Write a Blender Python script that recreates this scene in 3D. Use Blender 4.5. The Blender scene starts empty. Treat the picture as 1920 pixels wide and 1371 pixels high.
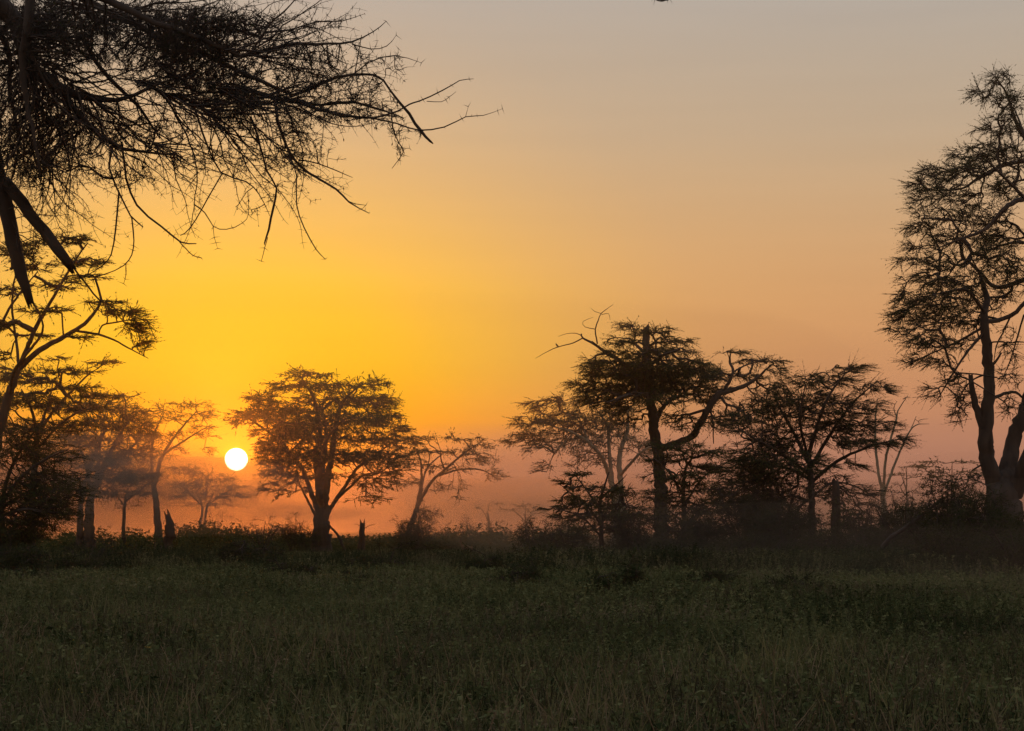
import bpy, math, random
import numpy as np

rng = np.random.default_rng(7)
random.seed(7)
C = bpy.context.scene.collection
sc = bpy.context.scene

# ------------------------------------------------------------------ camera
F, HY, H = 3470.0, 995.0, 2.3          # focal length and horizon row in photograph pixels, eye height in metres
cam_d = bpy.data.cameras.new('camera'); cam = bpy.data.objects.new('camera', cam_d); C.objects.link(cam)
cam.location = (0, 0, H); cam.rotation_euler = (math.radians(90), 0, 0)
cam_d.sensor_width = 36; cam_d.lens = F / 1920 * 36
cam_d.shift_y = (HY - 685.5) / 1920
cam_d.clip_start = 0.1; cam_d.clip_end = 30000
sc.camera = cam

# ------------------------------------------------------------------ sky
SUN_AZ = math.atan2((443 - 960) / F, 1.0)              # from +Y, negative to the left
SUN_EL = math.atan((HY - 863) / F)
SD = (math.sin(SUN_AZ) * math.cos(SUN_EL), math.cos(SUN_AZ) * math.cos(SUN_EL), math.sin(SUN_EL))

def lin(r, g, b):
    f = lambda c: (c / 255 / 12.92) if c / 255 <= 0.04045 else ((c / 255 + 0.055) / 1.055) ** 2.4
    return (f(r), f(g), f(b), 1)

world = bpy.data.worlds.new('World'); sc.world = world; world.use_nodes = True
nt = world.node_tree; nt.nodes.clear()
def N(tree, t, **kw):
    n = tree.nodes.new(t)
    for k, v in kw.items(): setattr(n, k, v)
    return n
def mth(tree, op, a, b=None, clamp=False):
    n = N(tree, 'ShaderNodeMath', operation=op, use_clamp=clamp)
    for i, v in enumerate((a, b)):
        if v is None: continue
        if isinstance(v, (int, float)): n.inputs[i].default_value = v
        else: tree.links.new(v, n.inputs[i])
    return n.outputs[0]
def ramp(tree, fac, stops, interp='B_SPLINE'):
    n = N(tree, 'ShaderNodeValToRGB'); cr = n.color_ramp; cr.interpolation = interp
    while len(cr.elements) < len(stops): cr.elements.new(0.5)
    for e, (p, c) in zip(cr.elements, stops): e.position = p; e.color = c
    if fac is not None: tree.links.new(fac, n.inputs[0])
    return n.outputs[0]
def mixc(tree, fac, a, b):
    n = N(tree, 'ShaderNodeMix', data_type='RGBA')
    for s, v in ((n.inputs[0], fac), (n.inputs[6], a), (n.inputs[7], b)):
        if isinstance(v, (int, float, tuple)): s.default_value = v
        else: tree.links.new(v, s)
    return n.outputs[2]

tc = N(nt, 'ShaderNodeTexCoord')
sep = N(nt, 'ShaderNodeSeparateXYZ'); nt.links.new(tc.outputs['Generated'], sep.inputs[0])
elev = mth(nt, 'DIVIDE', mth(nt, 'ARCSINE', sep.outputs['Z']), math.radians(90))     # 0 horizon .. 1 zenith
elev_lo = mth(nt, 'MULTIPLY', elev, 90 / 40, clamp=True)                              # 0..1 over 40 degrees
E = lambda deg: deg / 40
cool = ramp(nt, elev_lo, [(E(0), lin(158, 112, 98)), (E(2.2), lin(176, 124, 104)), (E(4.5), lin(198, 138, 101)),
                          (E(7), lin(208, 154, 106)), (E(9.5), lin(202, 163, 122)), (E(12), lin(188, 165, 138)),
                          (E(16), lin(174, 165, 154)), (E(26), lin(174, 176, 184)), (E(40), lin(168, 176, 196))])
warm = ramp(nt, elev_lo, [(E(0), lin(226, 92, 36)), (E(1.2), lin(244, 122, 24)), (E(2.6), lin(255, 152, 4)), (E(4), lin(255, 178, 0)), (E(5.4), lin(255, 200, 0)),
                          (E(8), lin(255, 193, 44)), (E(12), lin(244, 190, 116)), (E(17), lin(205, 178, 152)), (E(30), lin(174, 176, 184)), (E(40), lin(168, 176, 196))])
vn = N(nt, 'ShaderNodeVectorMath', operation='DOT_PRODUCT'); nt.links.new(tc.outputs['Generated'], vn.inputs[0]); vn.inputs[1].default_value = SD
ang = mth(nt, 'MULTIPLY', mth(nt, 'ARCCOSINE', vn.outputs['Value']), 180 / math.pi)
low = mth(nt, 'SUBTRACT', 1.0, mth(nt, 'DIVIDE', mth(nt, 'MULTIPLY', elev, 90.0), 3.4), clamp=True)       # the glow narrows in the thick air near the horizon
ang_eff = mth(nt, 'MULTIPLY', ang, mth(nt, 'ADD', 1.0, mth(nt, 'MULTIPLY', low, 2.5)))
glow_f = ramp(nt, mth(nt, 'DIVIDE', ang_eff, 40.0, clamp=True), [(0, (1, 1, 1, 1)), (2.5 / 40, (1, 1, 1, 1)), (5.2 / 40, (1, 1, 1, 1)), (7.5 / 40, (.80, .80, .80, 1)), (11 / 40, (.38, .38, .38, 1)),
                          (15 / 40, (.08, .08, .08, 1)), (24 / 40, (.01, .01, .01, 1)), (1, (0, 0, 0, 1))])
grad = mixc(nt, glow_f, cool, warm)
# faint streaks of high cirrus
mp = N(nt, 'ShaderNodeMapping'); nt.links.new(tc.outputs['Generated'], mp.inputs[0]); mp.inputs['Scale'].default_value = (3.2, 3.2, 60)
mp.inputs['Rotation'].default_value = (math.radians(2), math.radians(4), 0)
ns = N(nt, 'ShaderNodeTexNoise'); nt.links.new(mp.outputs[0], ns.inputs['Vector']); ns.inputs['Scale'].default_value = 1.6; ns.inputs['Detail'].default_value = 5
streak = ramp(nt, ns.outputs['Fac'], [(0.35, (.986, .986, .988, 1)), (0.7, (1.014, 1.014, 1.012, 1))], 'LINEAR')
mul = N(nt, 'ShaderNodeMix', data_type='RGBA', blend_type='MULTIPLY'); mul.inputs[0].default_value = 1
nt.links.new(grad, mul.inputs[6]); nt.links.new(streak, mul.inputs[7])
# the sun's own disc, overexposed, with a narrow aureole
disc = ramp(nt, mth(nt, 'DIVIDE', ang, 4.0, clamp=True), [(0, (9, 7.6, 4.6, 1)), (.318 / 4, (9, 7.6, 4.6, 1)), (.35 / 4, (.55, .22, .0, 1)), (.8 / 4, (.2, .06, 0, 1)), (2.0 / 4, (.04, .01, 0, 1)), (1, (0, 0, 0, 1))], 'LINEAR')
addc = N(nt, 'ShaderNodeMix', data_type='RGBA', blend_type='ADD'); addc.inputs[0].default_value = 1
nt.links.new(mul.outputs[2], addc.inputs[6]); nt.links.new(disc, addc.inputs[7])
bg1 = N(nt, 'ShaderNodeBackground'); nt.links.new(addc.outputs[2], bg1.inputs[0]); bg1.inputs[1].default_value = 1.02
sky = N(nt, 'ShaderNodeTexSky', sky_type='NISHITA', sun_disc=False, sun_elevation=SUN_EL, sun_rotation=SUN_AZ, dust_density=4.0)
bg2 = N(nt, 'ShaderNodeBackground'); nt.links.new(sky.outputs[0], bg2.inputs[0]); bg2.inputs[1].default_value = 0.004
add = N(nt, 'ShaderNodeAddShader'); nt.links.new(bg1.outputs[0], add.inputs[0]); nt.links.new(bg2.outputs[0], add.inputs[1])
out = N(nt, 'ShaderNodeOutputWorld'); nt.links.new(add.outputs[0], out.inputs[0])

# ------------------------------------------------------------------ sun lamp and exposure
sl = bpy.data.lights.new('sun_light', 'SUN'); so = bpy.data.objects.new('sun_light', sl); C.objects.link(so)
sl.energy = 0.36; sl.angle = math.radians(0.55); sl.color = (1.0, 0.28, 0.035)
from mathutils import Vector
so.rotation_euler = Vector(SD).to_track_quat('Z', 'Y').to_euler()
so.location = (-20, 60, 60)
vs = sc.view_settings; vs.view_transform = 'Standard'; vs.look = 'None'; vs.exposure = 0; vs.gamma = 1; vs.use_curve_mapping = False
sc.render.engine = 'CYCLES'
cy = sc.cycles
cy.use_denoising = True; cy.denoiser = 'OPENIMAGEDENOISE'
cy.max_bounces = 3; cy.diffuse_bounces = 1; cy.glossy_bounces = 1; cy.transmission_bounces = 1; cy.volume_bounces = 0; cy.transparent_max_bounces = 8
cy.use_adaptive_sampling = True; cy.adaptive_threshold = .012; cy.adaptive_min_samples = 16

# ------------------------------------------------------------------ helpers
def P(px, py, d): return np.array([(px - 960) / F * d, d, H - (py - HY) / F * d])
def unit(v): return v / np.maximum(np.linalg.norm(v, axis=-1, keepdims=True), 1e-9)

class MB:
    """Collects quads and triangles; build() links them as one mesh object."""
    def __init__(s): s.v = []; s.q = []; s.t = []; s.n = 0
    def add(s, v, q=None, t=None):
        v = np.asarray(v, float)
        if q is not None and len(q): s.q.append(np.asarray(q) + s.n)
        if t is not None and len(t): s.t.append(np.asarray(t) + s.n)
        s.v.append(v); s.n += len(v); return s
    def mesh(s, name, mat, smooth=False):
        v = np.concatenate(s.v) if s.v else np.zeros((0, 3))
        q = np.concatenate(s.q) if s.q else np.zeros((0, 4), int)
        t = np.concatenate(s.t) if s.t else np.zeros((0, 3), int)
        m = bpy.data.meshes.new(name)
        m.vertices.add(len(v)); m.vertices.foreach_set('co', v.astype(np.float32).ravel())
        nl = q.size + t.size
        m.loops.add(nl); m.loops.foreach_set('vertex_index', np.concatenate([q.ravel(), t.ravel()]).astype(np.int32))
        m.polygons.add(len(q) + len(t))
        st = np.concatenate([np.arange(len(q)) * 4, q.size + np.arange(len(t)) * 3]).astype(np.int32)
        m.polygons.foreach_set('loop_start', st)
        if smooth: m.polygons.foreach_set('use_smooth', np.ones(len(q) + len(t), bool))
        m.update(calc_edges=True)
        for mm in (mat if isinstance(mat, (list, tuple)) else [mat]): m.materials.append(mm)
        return m
    def build(s, name, mat, parent=None, smooth=False):
        o = bpy.data.objects.new(name, s.mesh(name, mat, smooth)); C.objects.link(o)
        if parent is not None:
            o.parent = parent
        return o

def frames(D):
    D = unit(D); up = np.where(np.abs(D[:, 2:3]) > 0.9, np.array([[1., 0, 0]]), np.array([[0, 0, 1.]]))
    U = unit(np.cross(D, up)); return D, U, np.cross(D, U)
def prisms(mb, A, B, ra, rb, k=3):
    n = len(A)
    if n == 0: return
    D, U, V = frames(B - A)
    a = np.arange(k) / k * 2 * math.pi
    ring = U[:, None, :] * np.cos(a)[None, :, None] + V[:, None, :] * np.sin(a)[None, :, None]
    ra = np.broadcast_to(np.asarray(ra, float), (n,)); rb = np.broadcast_to(np.asarray(rb, float), (n,))
    v = np.concatenate([A[:, None] + ring * ra[:, None, None], B[:, None] + ring * rb[:, None, None]], 1).reshape(-1, 3)
    i = np.arange(k); j = (i + 1) % k
    q = np.stack([i, j, j + k, i + k], 1)
    mb.add(v, (np.arange(n)[:, None, None] * (2 * k) + q[None]).reshape(-1, 4))
def spikes(mb, A, D, L, r):
    n = len(A)
    if n == 0: return
    D, U, V = frames(D)
    a = np.arange(3) / 3 * 2 * math.pi
    ring = (U[:, None] * np.cos(a)[None, :, None] + V[:, None] * np.sin(a)[None, :, None]) * r
    v = np.concatenate([A[:, None] + ring, (A + D * np.asarray(L).reshape(-1, 1))[:, None]], 1).reshape(-1, 3)
    t = np.array([[0, 1, 3], [1, 2, 3], [2, 0, 3]])
    mb.add(v, None, (np.arange(n)[:, None, None] * 4 + t[None]).reshape(-1, 3))
def leaves(mb, Cn, D, L, W, vert=0.0, tri=False):
    """Lens-shaped leaf faces at Cn along D."""
    n = len(Cn)
    if n == 0: return
    D = unit(D); nr = rng.normal(size=(n, 3)); nr[:, 2] += vert * np.sign(nr[:, 2])
    S = unit(np.cross(D, nr))
    L = np.broadcast_to(np.asarray(L, float), (n,))[:, None]; W = np.broadcast_to(np.asarray(W, float), (n,))[:, None]
    if tri:
        v = np.stack([Cn - D * L / 2 - S * W / 2, Cn - D * L / 2 + S * W / 2, Cn + D * L / 2 + S * W * .2], 1).reshape(-1, 3)
        mb.add(v, None, np.arange(n * 3).reshape(-1, 3)); return
    v = np.stack([Cn - D * L / 2, Cn + S * W / 2 - D * L * .05, Cn + D * L / 2, Cn - S * W / 2 - D * L * .05], 1).reshape(-1, 3)
    mb.add(v, np.arange(n * 4).reshape(-1, 4))
def catmull(pts, step):
    pts = np.asarray(pts, float)
    if len(pts) < 3:
        n = max(2, int(np.linalg.norm(pts[-1] - pts[0]) / step) + 1)
        t = np.linspace(0, 1, n)[:, None]; return pts[0] * (1 - t) + pts[-1] * t, np.linspace(0, 1, n)
    e = np.concatenate([[2 * pts[0] - pts[1]], pts, [2 * pts[-1] - pts[-2]]])
    o, s = [], []
    for i in range(1, len(e) - 2):
        n = max(2, int(np.linalg.norm(e[i + 1] - e[i]) / step))
        for t in np.arange(n) / n:
            p0, p1, p2, p3 = e[i - 1:i + 3]
            o.append(.5 * (2 * p1 + (p2 - p0) * t + (2 * p0 - 5 * p1 + 4 * p2 - p3) * t * t + (3 * p1 - p0 - 3 * p2 + p3) * t ** 3))
            s.append((i - 1 + t) / (len(pts) - 1))
    o.append(pts[-1]); s.append(1.0)
    return np.array(o), np.array(s)
def tube(mb, pts, rad, k=8, rough=0.08, jag=False):
    pts = np.asarray(pts); n = len(pts); T = unit(np.gradient(pts, axis=0))
    ref = np.array([0.3, 1.0, 0.1]); U = unit(np.cross(T, ref)); V = np.cross(T, U)
    a = np.arange(k) / k * 2 * math.pi
    rr = np.asarray(rad)[:, None] * (1 + rough * rng.normal(size=(1, k)) + rough * .6 * rng.normal(size=(n, k)))
    v = pts[:, None] + (U[:, None] * np.cos(a)[None, :, None] + V[:, None] * np.sin(a)[None, :, None]) * rr[:, :, None]
    if jag: v[-1] += T[-1] * (rng.uniform(-1.0, 3.2, (k, 1)) * rad[-1])
    i, j = np.meshgrid(np.arange(n - 1), np.arange(k), indexing='ij'); j2 = (j + 1) % k
    q = np.stack([i * k + j, i * k + j2, (i + 1) * k + j2, (i + 1) * k + j], -1).reshape(-1, 4)
    vv = np.concatenate([v.reshape(-1, 3), [pts[-1] + T[-1] * rad[-1] * (.1 if jag else .5)]])
    jj = np.arange(k); t = np.stack([(n - 1) * k + jj, (n - 1) * k + (jj + 1) % k, np.full(k, n * k)], 1)
    mb.add(vv, q, t)
def mst(roots, root_cost, pts, bf):
    """Minimum spanning tree with a balancing factor, grown from the limbs: how branches reach the tips of a crown."""
    R, n = len(roots), len(pts)
    allp = np.concatenate([roots, pts]); pl = np.concatenate([root_cost, np.zeros(n)])
    best = np.full(n, np.inf); par = np.zeros(n, int)
    for a in range(0, n, 400):
        d = np.linalg.norm(pts[a:a + 400, None] - roots[None], axis=2) + bf * root_cost[None]
        par[a:a + 400] = d.argmin(1); best[a:a + 400] = d.min(1)
    best2 = best.copy(); order = np.zeros(n, int)
    for s in range(n):
        i = int(best2.argmin()); order[s] = i
        pl[R + i] = pl[par[i]] + np.linalg.norm(allp[par[i]] - pts[i])
        best2[i] = np.inf; best[i] = -1
        d = np.sqrt(((pts - pts[i]) ** 2).sum(1)) + bf * pl[R + i]
        m = d < best
        best[m] = d[m]; best2[m] = d[m]; par[m] = R + i
    cnt = np.ones(R + n)
    for i in order[::-1]: cnt[par[i]] += cnt[R + i]
    return par, cnt[R:], order

def tag(o, label, cat, group=None, kind=None):
    if label: o['label'] = label
    if cat: o['category'] = cat
    if group: o['group'] = group
    if kind: o['kind'] = kind
    return o
def empty(name, loc, label, cat, group=None):
    o = bpy.data.objects.new(name, None); C.objects.link(o); o.location = loc; o.empty_display_size = .5
    return tag(o, label, cat, group)

# ------------------------------------------------------------------ materials
def mat_new(name):
    m = bpy.data.materials.new(name); m.use_nodes = True; m.node_tree.nodes.clear(); return m, m.node_tree
def bark_mat(name, c1, c2, scale=3.0):
    m, t = mat_new(name)
    co = N(t, 'ShaderNodeTexCoord'); mpn = N(t, 'ShaderNodeMapping'); t.links.new(co.outputs['Object'], mpn.inputs[0]); mpn.inputs['Scale'].default_value = (1, 1, .25)
    n1 = N(t, 'ShaderNodeTexNoise'); t.links.new(mpn.outputs[0], n1.inputs['Vector']); n1.inputs['Scale'].default_value = scale; n1.inputs['Detail'].default_value = 6
    col = ramp(t, n1.outputs['Fac'], [(.3, c1 + (1,)), (.7, c2 + (1,))], 'LINEAR')
    b = N(t, 'ShaderNodeBsdfPrincipled'); t.links.new(col, b.inputs['Base Color']); b.inputs['Roughness'].default_value = .9; b.inputs['Specular IOR Level'].default_value = .15
    bp = N(t, 'ShaderNodeBump'); t.links.new(n1.outputs['Fac'], bp.inputs['Height']); bp.inputs['Strength'].default_value = .6; bp.inputs['Distance'].default_value = .05
    t.links.new(bp.outputs[0], b.inputs['Normal'])
    o = N(t, 'ShaderNodeOutputMaterial'); t.links.new(b.outputs[0], o.inputs[0]); return m
def leaf_mat(name, cols, scale=1.5, trans=.35):
    m, t = mat_new(name)
    co = N(t, 'ShaderNodeTexCoord'); gi = N(t, 'ShaderNodeNewGeometry')
    n1 = N(t, 'ShaderNodeTexNoise'); t.links.new(co.outputs['Object'], n1.inputs['Vector']); n1.inputs['Scale'].default_value = scale; n1.inputs['Detail'].default_value = 3
    f = mth(t, 'ADD', mth(t, 'MULTIPLY', n1.outputs['Fac'], .7), mth(t, 'MULTIPLY', gi.outputs['Random Per Island'], .45))
    k = len(cols)
    col = ramp(t, f, [(.2 + .6 * i / (k - 1), c + (1,)) for i, c in enumerate(cols)], 'LINEAR')
    d = N(t, 'ShaderNodeBsdfDiffuse'); t.links.new(col, d.inputs[0])
    tr = N(t, 'ShaderNodeBsdfTranslucent'); t.links.new(col, tr.inputs[0])
    mx = N(t, 'ShaderNodeMixShader'); mx.inputs[0].default_value = trans; t.links.new(d.outputs[0], mx.inputs[1]); t.links.new(tr.outputs[0], mx.inputs[2])
    o = N(t, 'ShaderNodeOutputMaterial'); t.links.new(mx.outputs[0], o.inputs[0]); return m
BARK = bark_mat('bark_dark', (.028, .022, .017), (.065, .05, .037))
BARKP = bark_mat('bark_pale', (.10, .09, .055), (.22, .19, .12), 2)
TWIG = bark_mat('twig', (.028, .022, .017), (.06, .046, .034))
LEAF = leaf_mat('acacia_leaf', [(.028, .04, .012), (.055, .07, .02), (.08, .08, .03)])
SHRUBL = leaf_mat('shrub_leaf', [(.018, .026, .010), (.035, .048, .018), (.07, .07, .03)], 2.5)

# ------------------------------------------------------------------ ground
def noise2(x, y, seed=0):
    r = np.random.default_rng(seed); z = np.zeros_like(x)
    for k in range(9):
        f = .012 * 1.6 ** k; a = r.uniform(0, 6.28); z += np.sin((x * math.cos(a) + y * math.sin(a)) * f + r.uniform(0, 6.28)) / (1 + .8 * k)
    return z
def ground_z(x, y):
    return .10 * noise2(np.asarray(x, float), np.asarray(y, float), 3) * np.clip(np.asarray(y, float) / 30, .3, 1)
def make_ground():
    ys = np.concatenate([np.linspace(-60, 10, 8), np.geomspace(12, 420, 150), np.geomspace(470, 2600, 18)])
    u = np.linspace(-1, 1, 121); u = np.sign(u) * np.abs(u) ** 1.5
    hw = np.maximum(60, ys * .62) 
    hw = np.where(ys > 420, 1600, np.where(ys < 12, 60, hw)); hw = np.maximum.accumulate(hw)
    X = u[None] * hw[:, None]; Y = np.repeat(ys[:, None], len(u), 1)
    Z = ground_z(X, Y)
    n, k = X.shape
    i, j = np.meshgrid(np.arange(n - 1), np.arange(k - 1), indexing='ij')
    q = np.stack([i * k + j, i * k + j + 1, (i + 1) * k + j + 1, (i + 1) * k + j], -1).reshape(-1, 4)
    m, t = mat_new('soil')
    co = N(t, 'ShaderNodeTexCoord')
    n1 = N(t, 'ShaderNodeTexNoise'); t.links.new(co.outputs['Object'], n1.inputs['Vector']); n1.inputs['Scale'].default_value = .18; n1.inputs['Detail'].default_value = 8; n1.inputs['Roughness'].default_value = .65
    n2 = N(t, 'ShaderNodeTexNoise'); t.links.new(co.outputs['Object'], n2.inputs['Vector']); n2.inputs['Scale'].default_value = 6; n2.inputs['Detail'].default_value = 6
    col = ramp(t, mth(t, 'ADD', mth(t, 'MULTIPLY', n1.outputs['Fac'], .6), mth(t, 'MULTIPLY', n2.outputs['Fac'], .4)),
               [(.35, (.045, .045, .018, 1)), (.5, (.07, .062, .03, 1)), (.65, (.12, .09, .06, 1))], 'LINEAR')
    b = N(t, 'ShaderNodeBsdfDiffuse'); t.links.new(col, b.inputs[0])
    bp = N(t, 'ShaderNodeBump'); t.links.new(n2.outputs['Fac'], bp.inputs['Height']); bp.inputs['Distance'].default_value = .1; t.links.new(bp.outputs[0], b.inputs['Normal'])
    o = N(t, 'ShaderNodeOutputMaterial'); t.links.new(b.outputs[0], o.inputs[0])
    g = MB().add(np.stack([X, Y, Z], -1).reshape(-1, 3), q).build('ground', m, None, True); g['kind'] = 'structure'
make_ground()

# ------------------------------------------------------------------ trees
def tree(name, label, cat, d, base, limbs, pads, leaf=(.20, .07), K=4, TL=.8, m=6, dens=1 / 32., bf=.25, sweep=(0, 0, 0), out_w=.6, horiz=.6, rnd=.55, droop=.15,
         rt=.015, tip_r=.010, bark=None, leafm=None, group=None, depth=.65, maxcnt=5, leaf_vert=1.2, seg=None, twig_k=3, jitter=.12, root_bias=0, thorn=None):
    """limbs: (part name, [(px, py[, dy])...], radii in px, grows, broken); pads: (px, py, w, h, density[, dy]).  Everything is turned into metres at the tree's own distance."""
    bark = bark or BARK; leafm = leafm or LEAF
    bx = P(base, HY, d)[0]; org = np.array([bx, d, float(ground_z(bx, d))])
    root = empty(name, org, label, cat, group)
    mpp = d / F; seg = seg or max(.25, 6 * mpp)
    cx = np.mean([p[0] for p in pads]) if pads else base
    hw = max([abs(p[0] - cx) + p[2] / 2 for p in pads]) if pads else 50
    RP, RC = [], []
    for li, L in enumerate(limbs):
        pn, pp, rad = L[0], L[1], L[2]; grow = L[3] if len(L) > 3 else True; jag = L[4] if len(L) > 4 else False
        w = []
        for q in pp:
            dy = q[2] if len(q) > 2 else 0
            a = P(q[0], HY, d + dy) if q[1] == 'g' else P(q[0], q[1], d + dy)
            if q[1] == 'g': a[2] = org[2] - .3
            w.append(a)
        pts, s = catmull(w, seg)
        rr = np.interp(s, np.linspace(0, 1, len(rad)), rad) * mpp
        pts[1:-1] += rng.normal(size=pts[1:-1].shape) * np.minimum(rr[1:-1, None] * jitter, .006 if d < 40 else 9)
        if pp[0][1] == 'g':
            h = pts[:, 2] - org[2]; rr = rr * (1 + .55 * np.exp(-np.maximum(h, 0) / (3.0 * rr[0])))
        mb = MB(); tube(mb, pts - org, rr, (12 if d < 40 else 9) if rad[0] > 5 else 6, .11 if d < 40 else .07, jag); mb.build(pn, bark, root, True)
        if grow:
            s0 = 0 if grow is True else grow
            keep = s >= s0
            RP.append(pts[keep]); RC.append(np.full(keep.sum(), root_bias) + (0 if keep.sum() == 0 else 0))
    if not pads: return root
    RP = np.concatenate(RP); RC = np.concatenate(RC).astype(float)
    A = []
    for p in pads:
        px, py, w, h, dn = p[:5]
        n = max(4, int(math.pi / 4 * w * h * dens * dn))
        u = rng.normal(size=(n, 3)); u = unit(u) * rng.uniform(0, 1, (n, 1)) ** .42
        xm = max(0.05, 1 - ((px - cx) / hw) ** 2) ** .5
        dy = p[5] if len(p) > 5 else rng.uniform(-1, 1) * xm * hw * mpp * depth
        yy = d + dy + u[:, 1] * w / 2 * mpp * .8
        X = (px + u[:, 0] * w / 2 - 960) / F * yy; Z = H - (py + u[:, 2] * h / 2 - HY) / F * yy
        A.append(np.stack([X, yy, Z], 1))
    A = np.concatenate(A); A = A[A[:, 2] > org[2] + .05]
    par, cnt, order = mst(RP, RC, A, bf)
    allp = np.concatenate([RP, A]); R = len(RP)
    r = np.minimum(rt * cnt ** .42, .28)
    pr = np.where(par >= R, np.concatenate([np.zeros(R), r])[par], r * 1.15)
    pr = np.minimum(pr, r * 1.6)
    S = allp[par]; mid = (S + A) / 2 + rng.normal(size=A.shape) * np.linalg.norm(A - S, axis=1, keepdims=True) * .07
    br = MB()
    prisms(br, S - org, mid - org, pr, (pr + r) / 2, 4); prisms(br, mid - org, A - org, (pr + r) / 2, r, 4)
    ctr = np.array([(cx - 960) / F * d, d, 0])
    # twigs and leaves
    sel = np.where(cnt <= maxcnt)[0]; sel = np.repeat(sel, K)
    ED = unit(A - S)[sel]; O = A[sel] - ctr; O[:, 2] = 0; O = unit(O)
    t0 = rng.uniform(.2, 1, (len(sel), 1)); st = S[sel] * (1 - t0) + A[sel] * t0
    rd = rng.normal(size=ED.shape) * rnd; rd[:, 2] *= (1 - horiz * .7)
    D = ED * .55 + O * out_w + rd + np.array(sweep); D[:, 2] *= (1 - horiz * .5); D = unit(D)
    Ln = TL * rng.uniform(.45, 1.2, (len(sel), 1))
    m1 = st + D * Ln * .5; D2 = unit(D + rng.normal(size=D.shape) * .2 + np.array([0, 0, -droop])); e1 = m1 + D2 * Ln * .5
    if d > 30: spikes(br, st - org, e1 - st, np.linalg.norm(e1 - st, axis=1), tip_r * 1.5)
    else: prisms(br, st - org, m1 - org, tip_r * 1.3, tip_r, twig_k); prisms(br, m1 - org, e1 - org, tip_r, tip_r * .5, twig_k)
    lf = MB()
    if m:
        tt = rng.uniform(.1, 1.05, (len(sel), m))
        tt3 = tt[:, :, None]
        pos = np.where(tt3 < .5, st[:, None] + (m1 - st)[:, None] * tt3 * 2, m1[:, None] + (e1 - m1)[:, None] * (tt3 * 2 - 1)).reshape(-1, 3)
        LD = unit(np.repeat(D2, m, 0) + rng.normal(size=(len(pos), 3)) * np.array([.6, .6, .22]))
        sc_ = rng.uniform(.6, 1.35, len(pos))
        leaves(lf, pos - org + LD * .3 * leaf[0] * sc_[:, None], LD, leaf[0] * sc_, leaf[1] * sc_, leaf_vert, d > 30)
    if thorn:
        Lt, rth, sp = thorn
        SA = np.concatenate([S, mid, st, m1]); EA = np.concatenate([mid, A, m1, e1]); thin = np.concatenate([r, r, np.zeros(len(st) * 2)]) < .011
        SA, EA = SA[thin], EA[thin]; ln = np.linalg.norm(EA - SA, axis=1); nn = rng.poisson(ln / sp * .8); ix = np.repeat(np.arange(len(SA)), nn)
        ft = rng.uniform(0, 1, (len(ix), 1)); pp = SA[ix] * (1 - ft) + EA[ix] * ft; ax = unit(EA - SA)[ix]
        sd = unit(np.cross(ax, rng.normal(size=ax.shape)))
        tm = MB()
        for sgn in (1, -1):
            dd = unit(sd * sgn + ax * .25 + rng.normal(size=ax.shape) * .2)
            spikes(tm, pp - org, dd, Lt * rng.uniform(.5, 1.15, len(pp)), rth)
        tm.build('thorns', bark, root)
    if lf.n:
        cr = lf.build('crown', leafm, root)
        br.build('branchwork', TWIG, cr)['kind'] = 'stuff'
    else:
        br.build('crown', TWIG, root)
    return root

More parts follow.
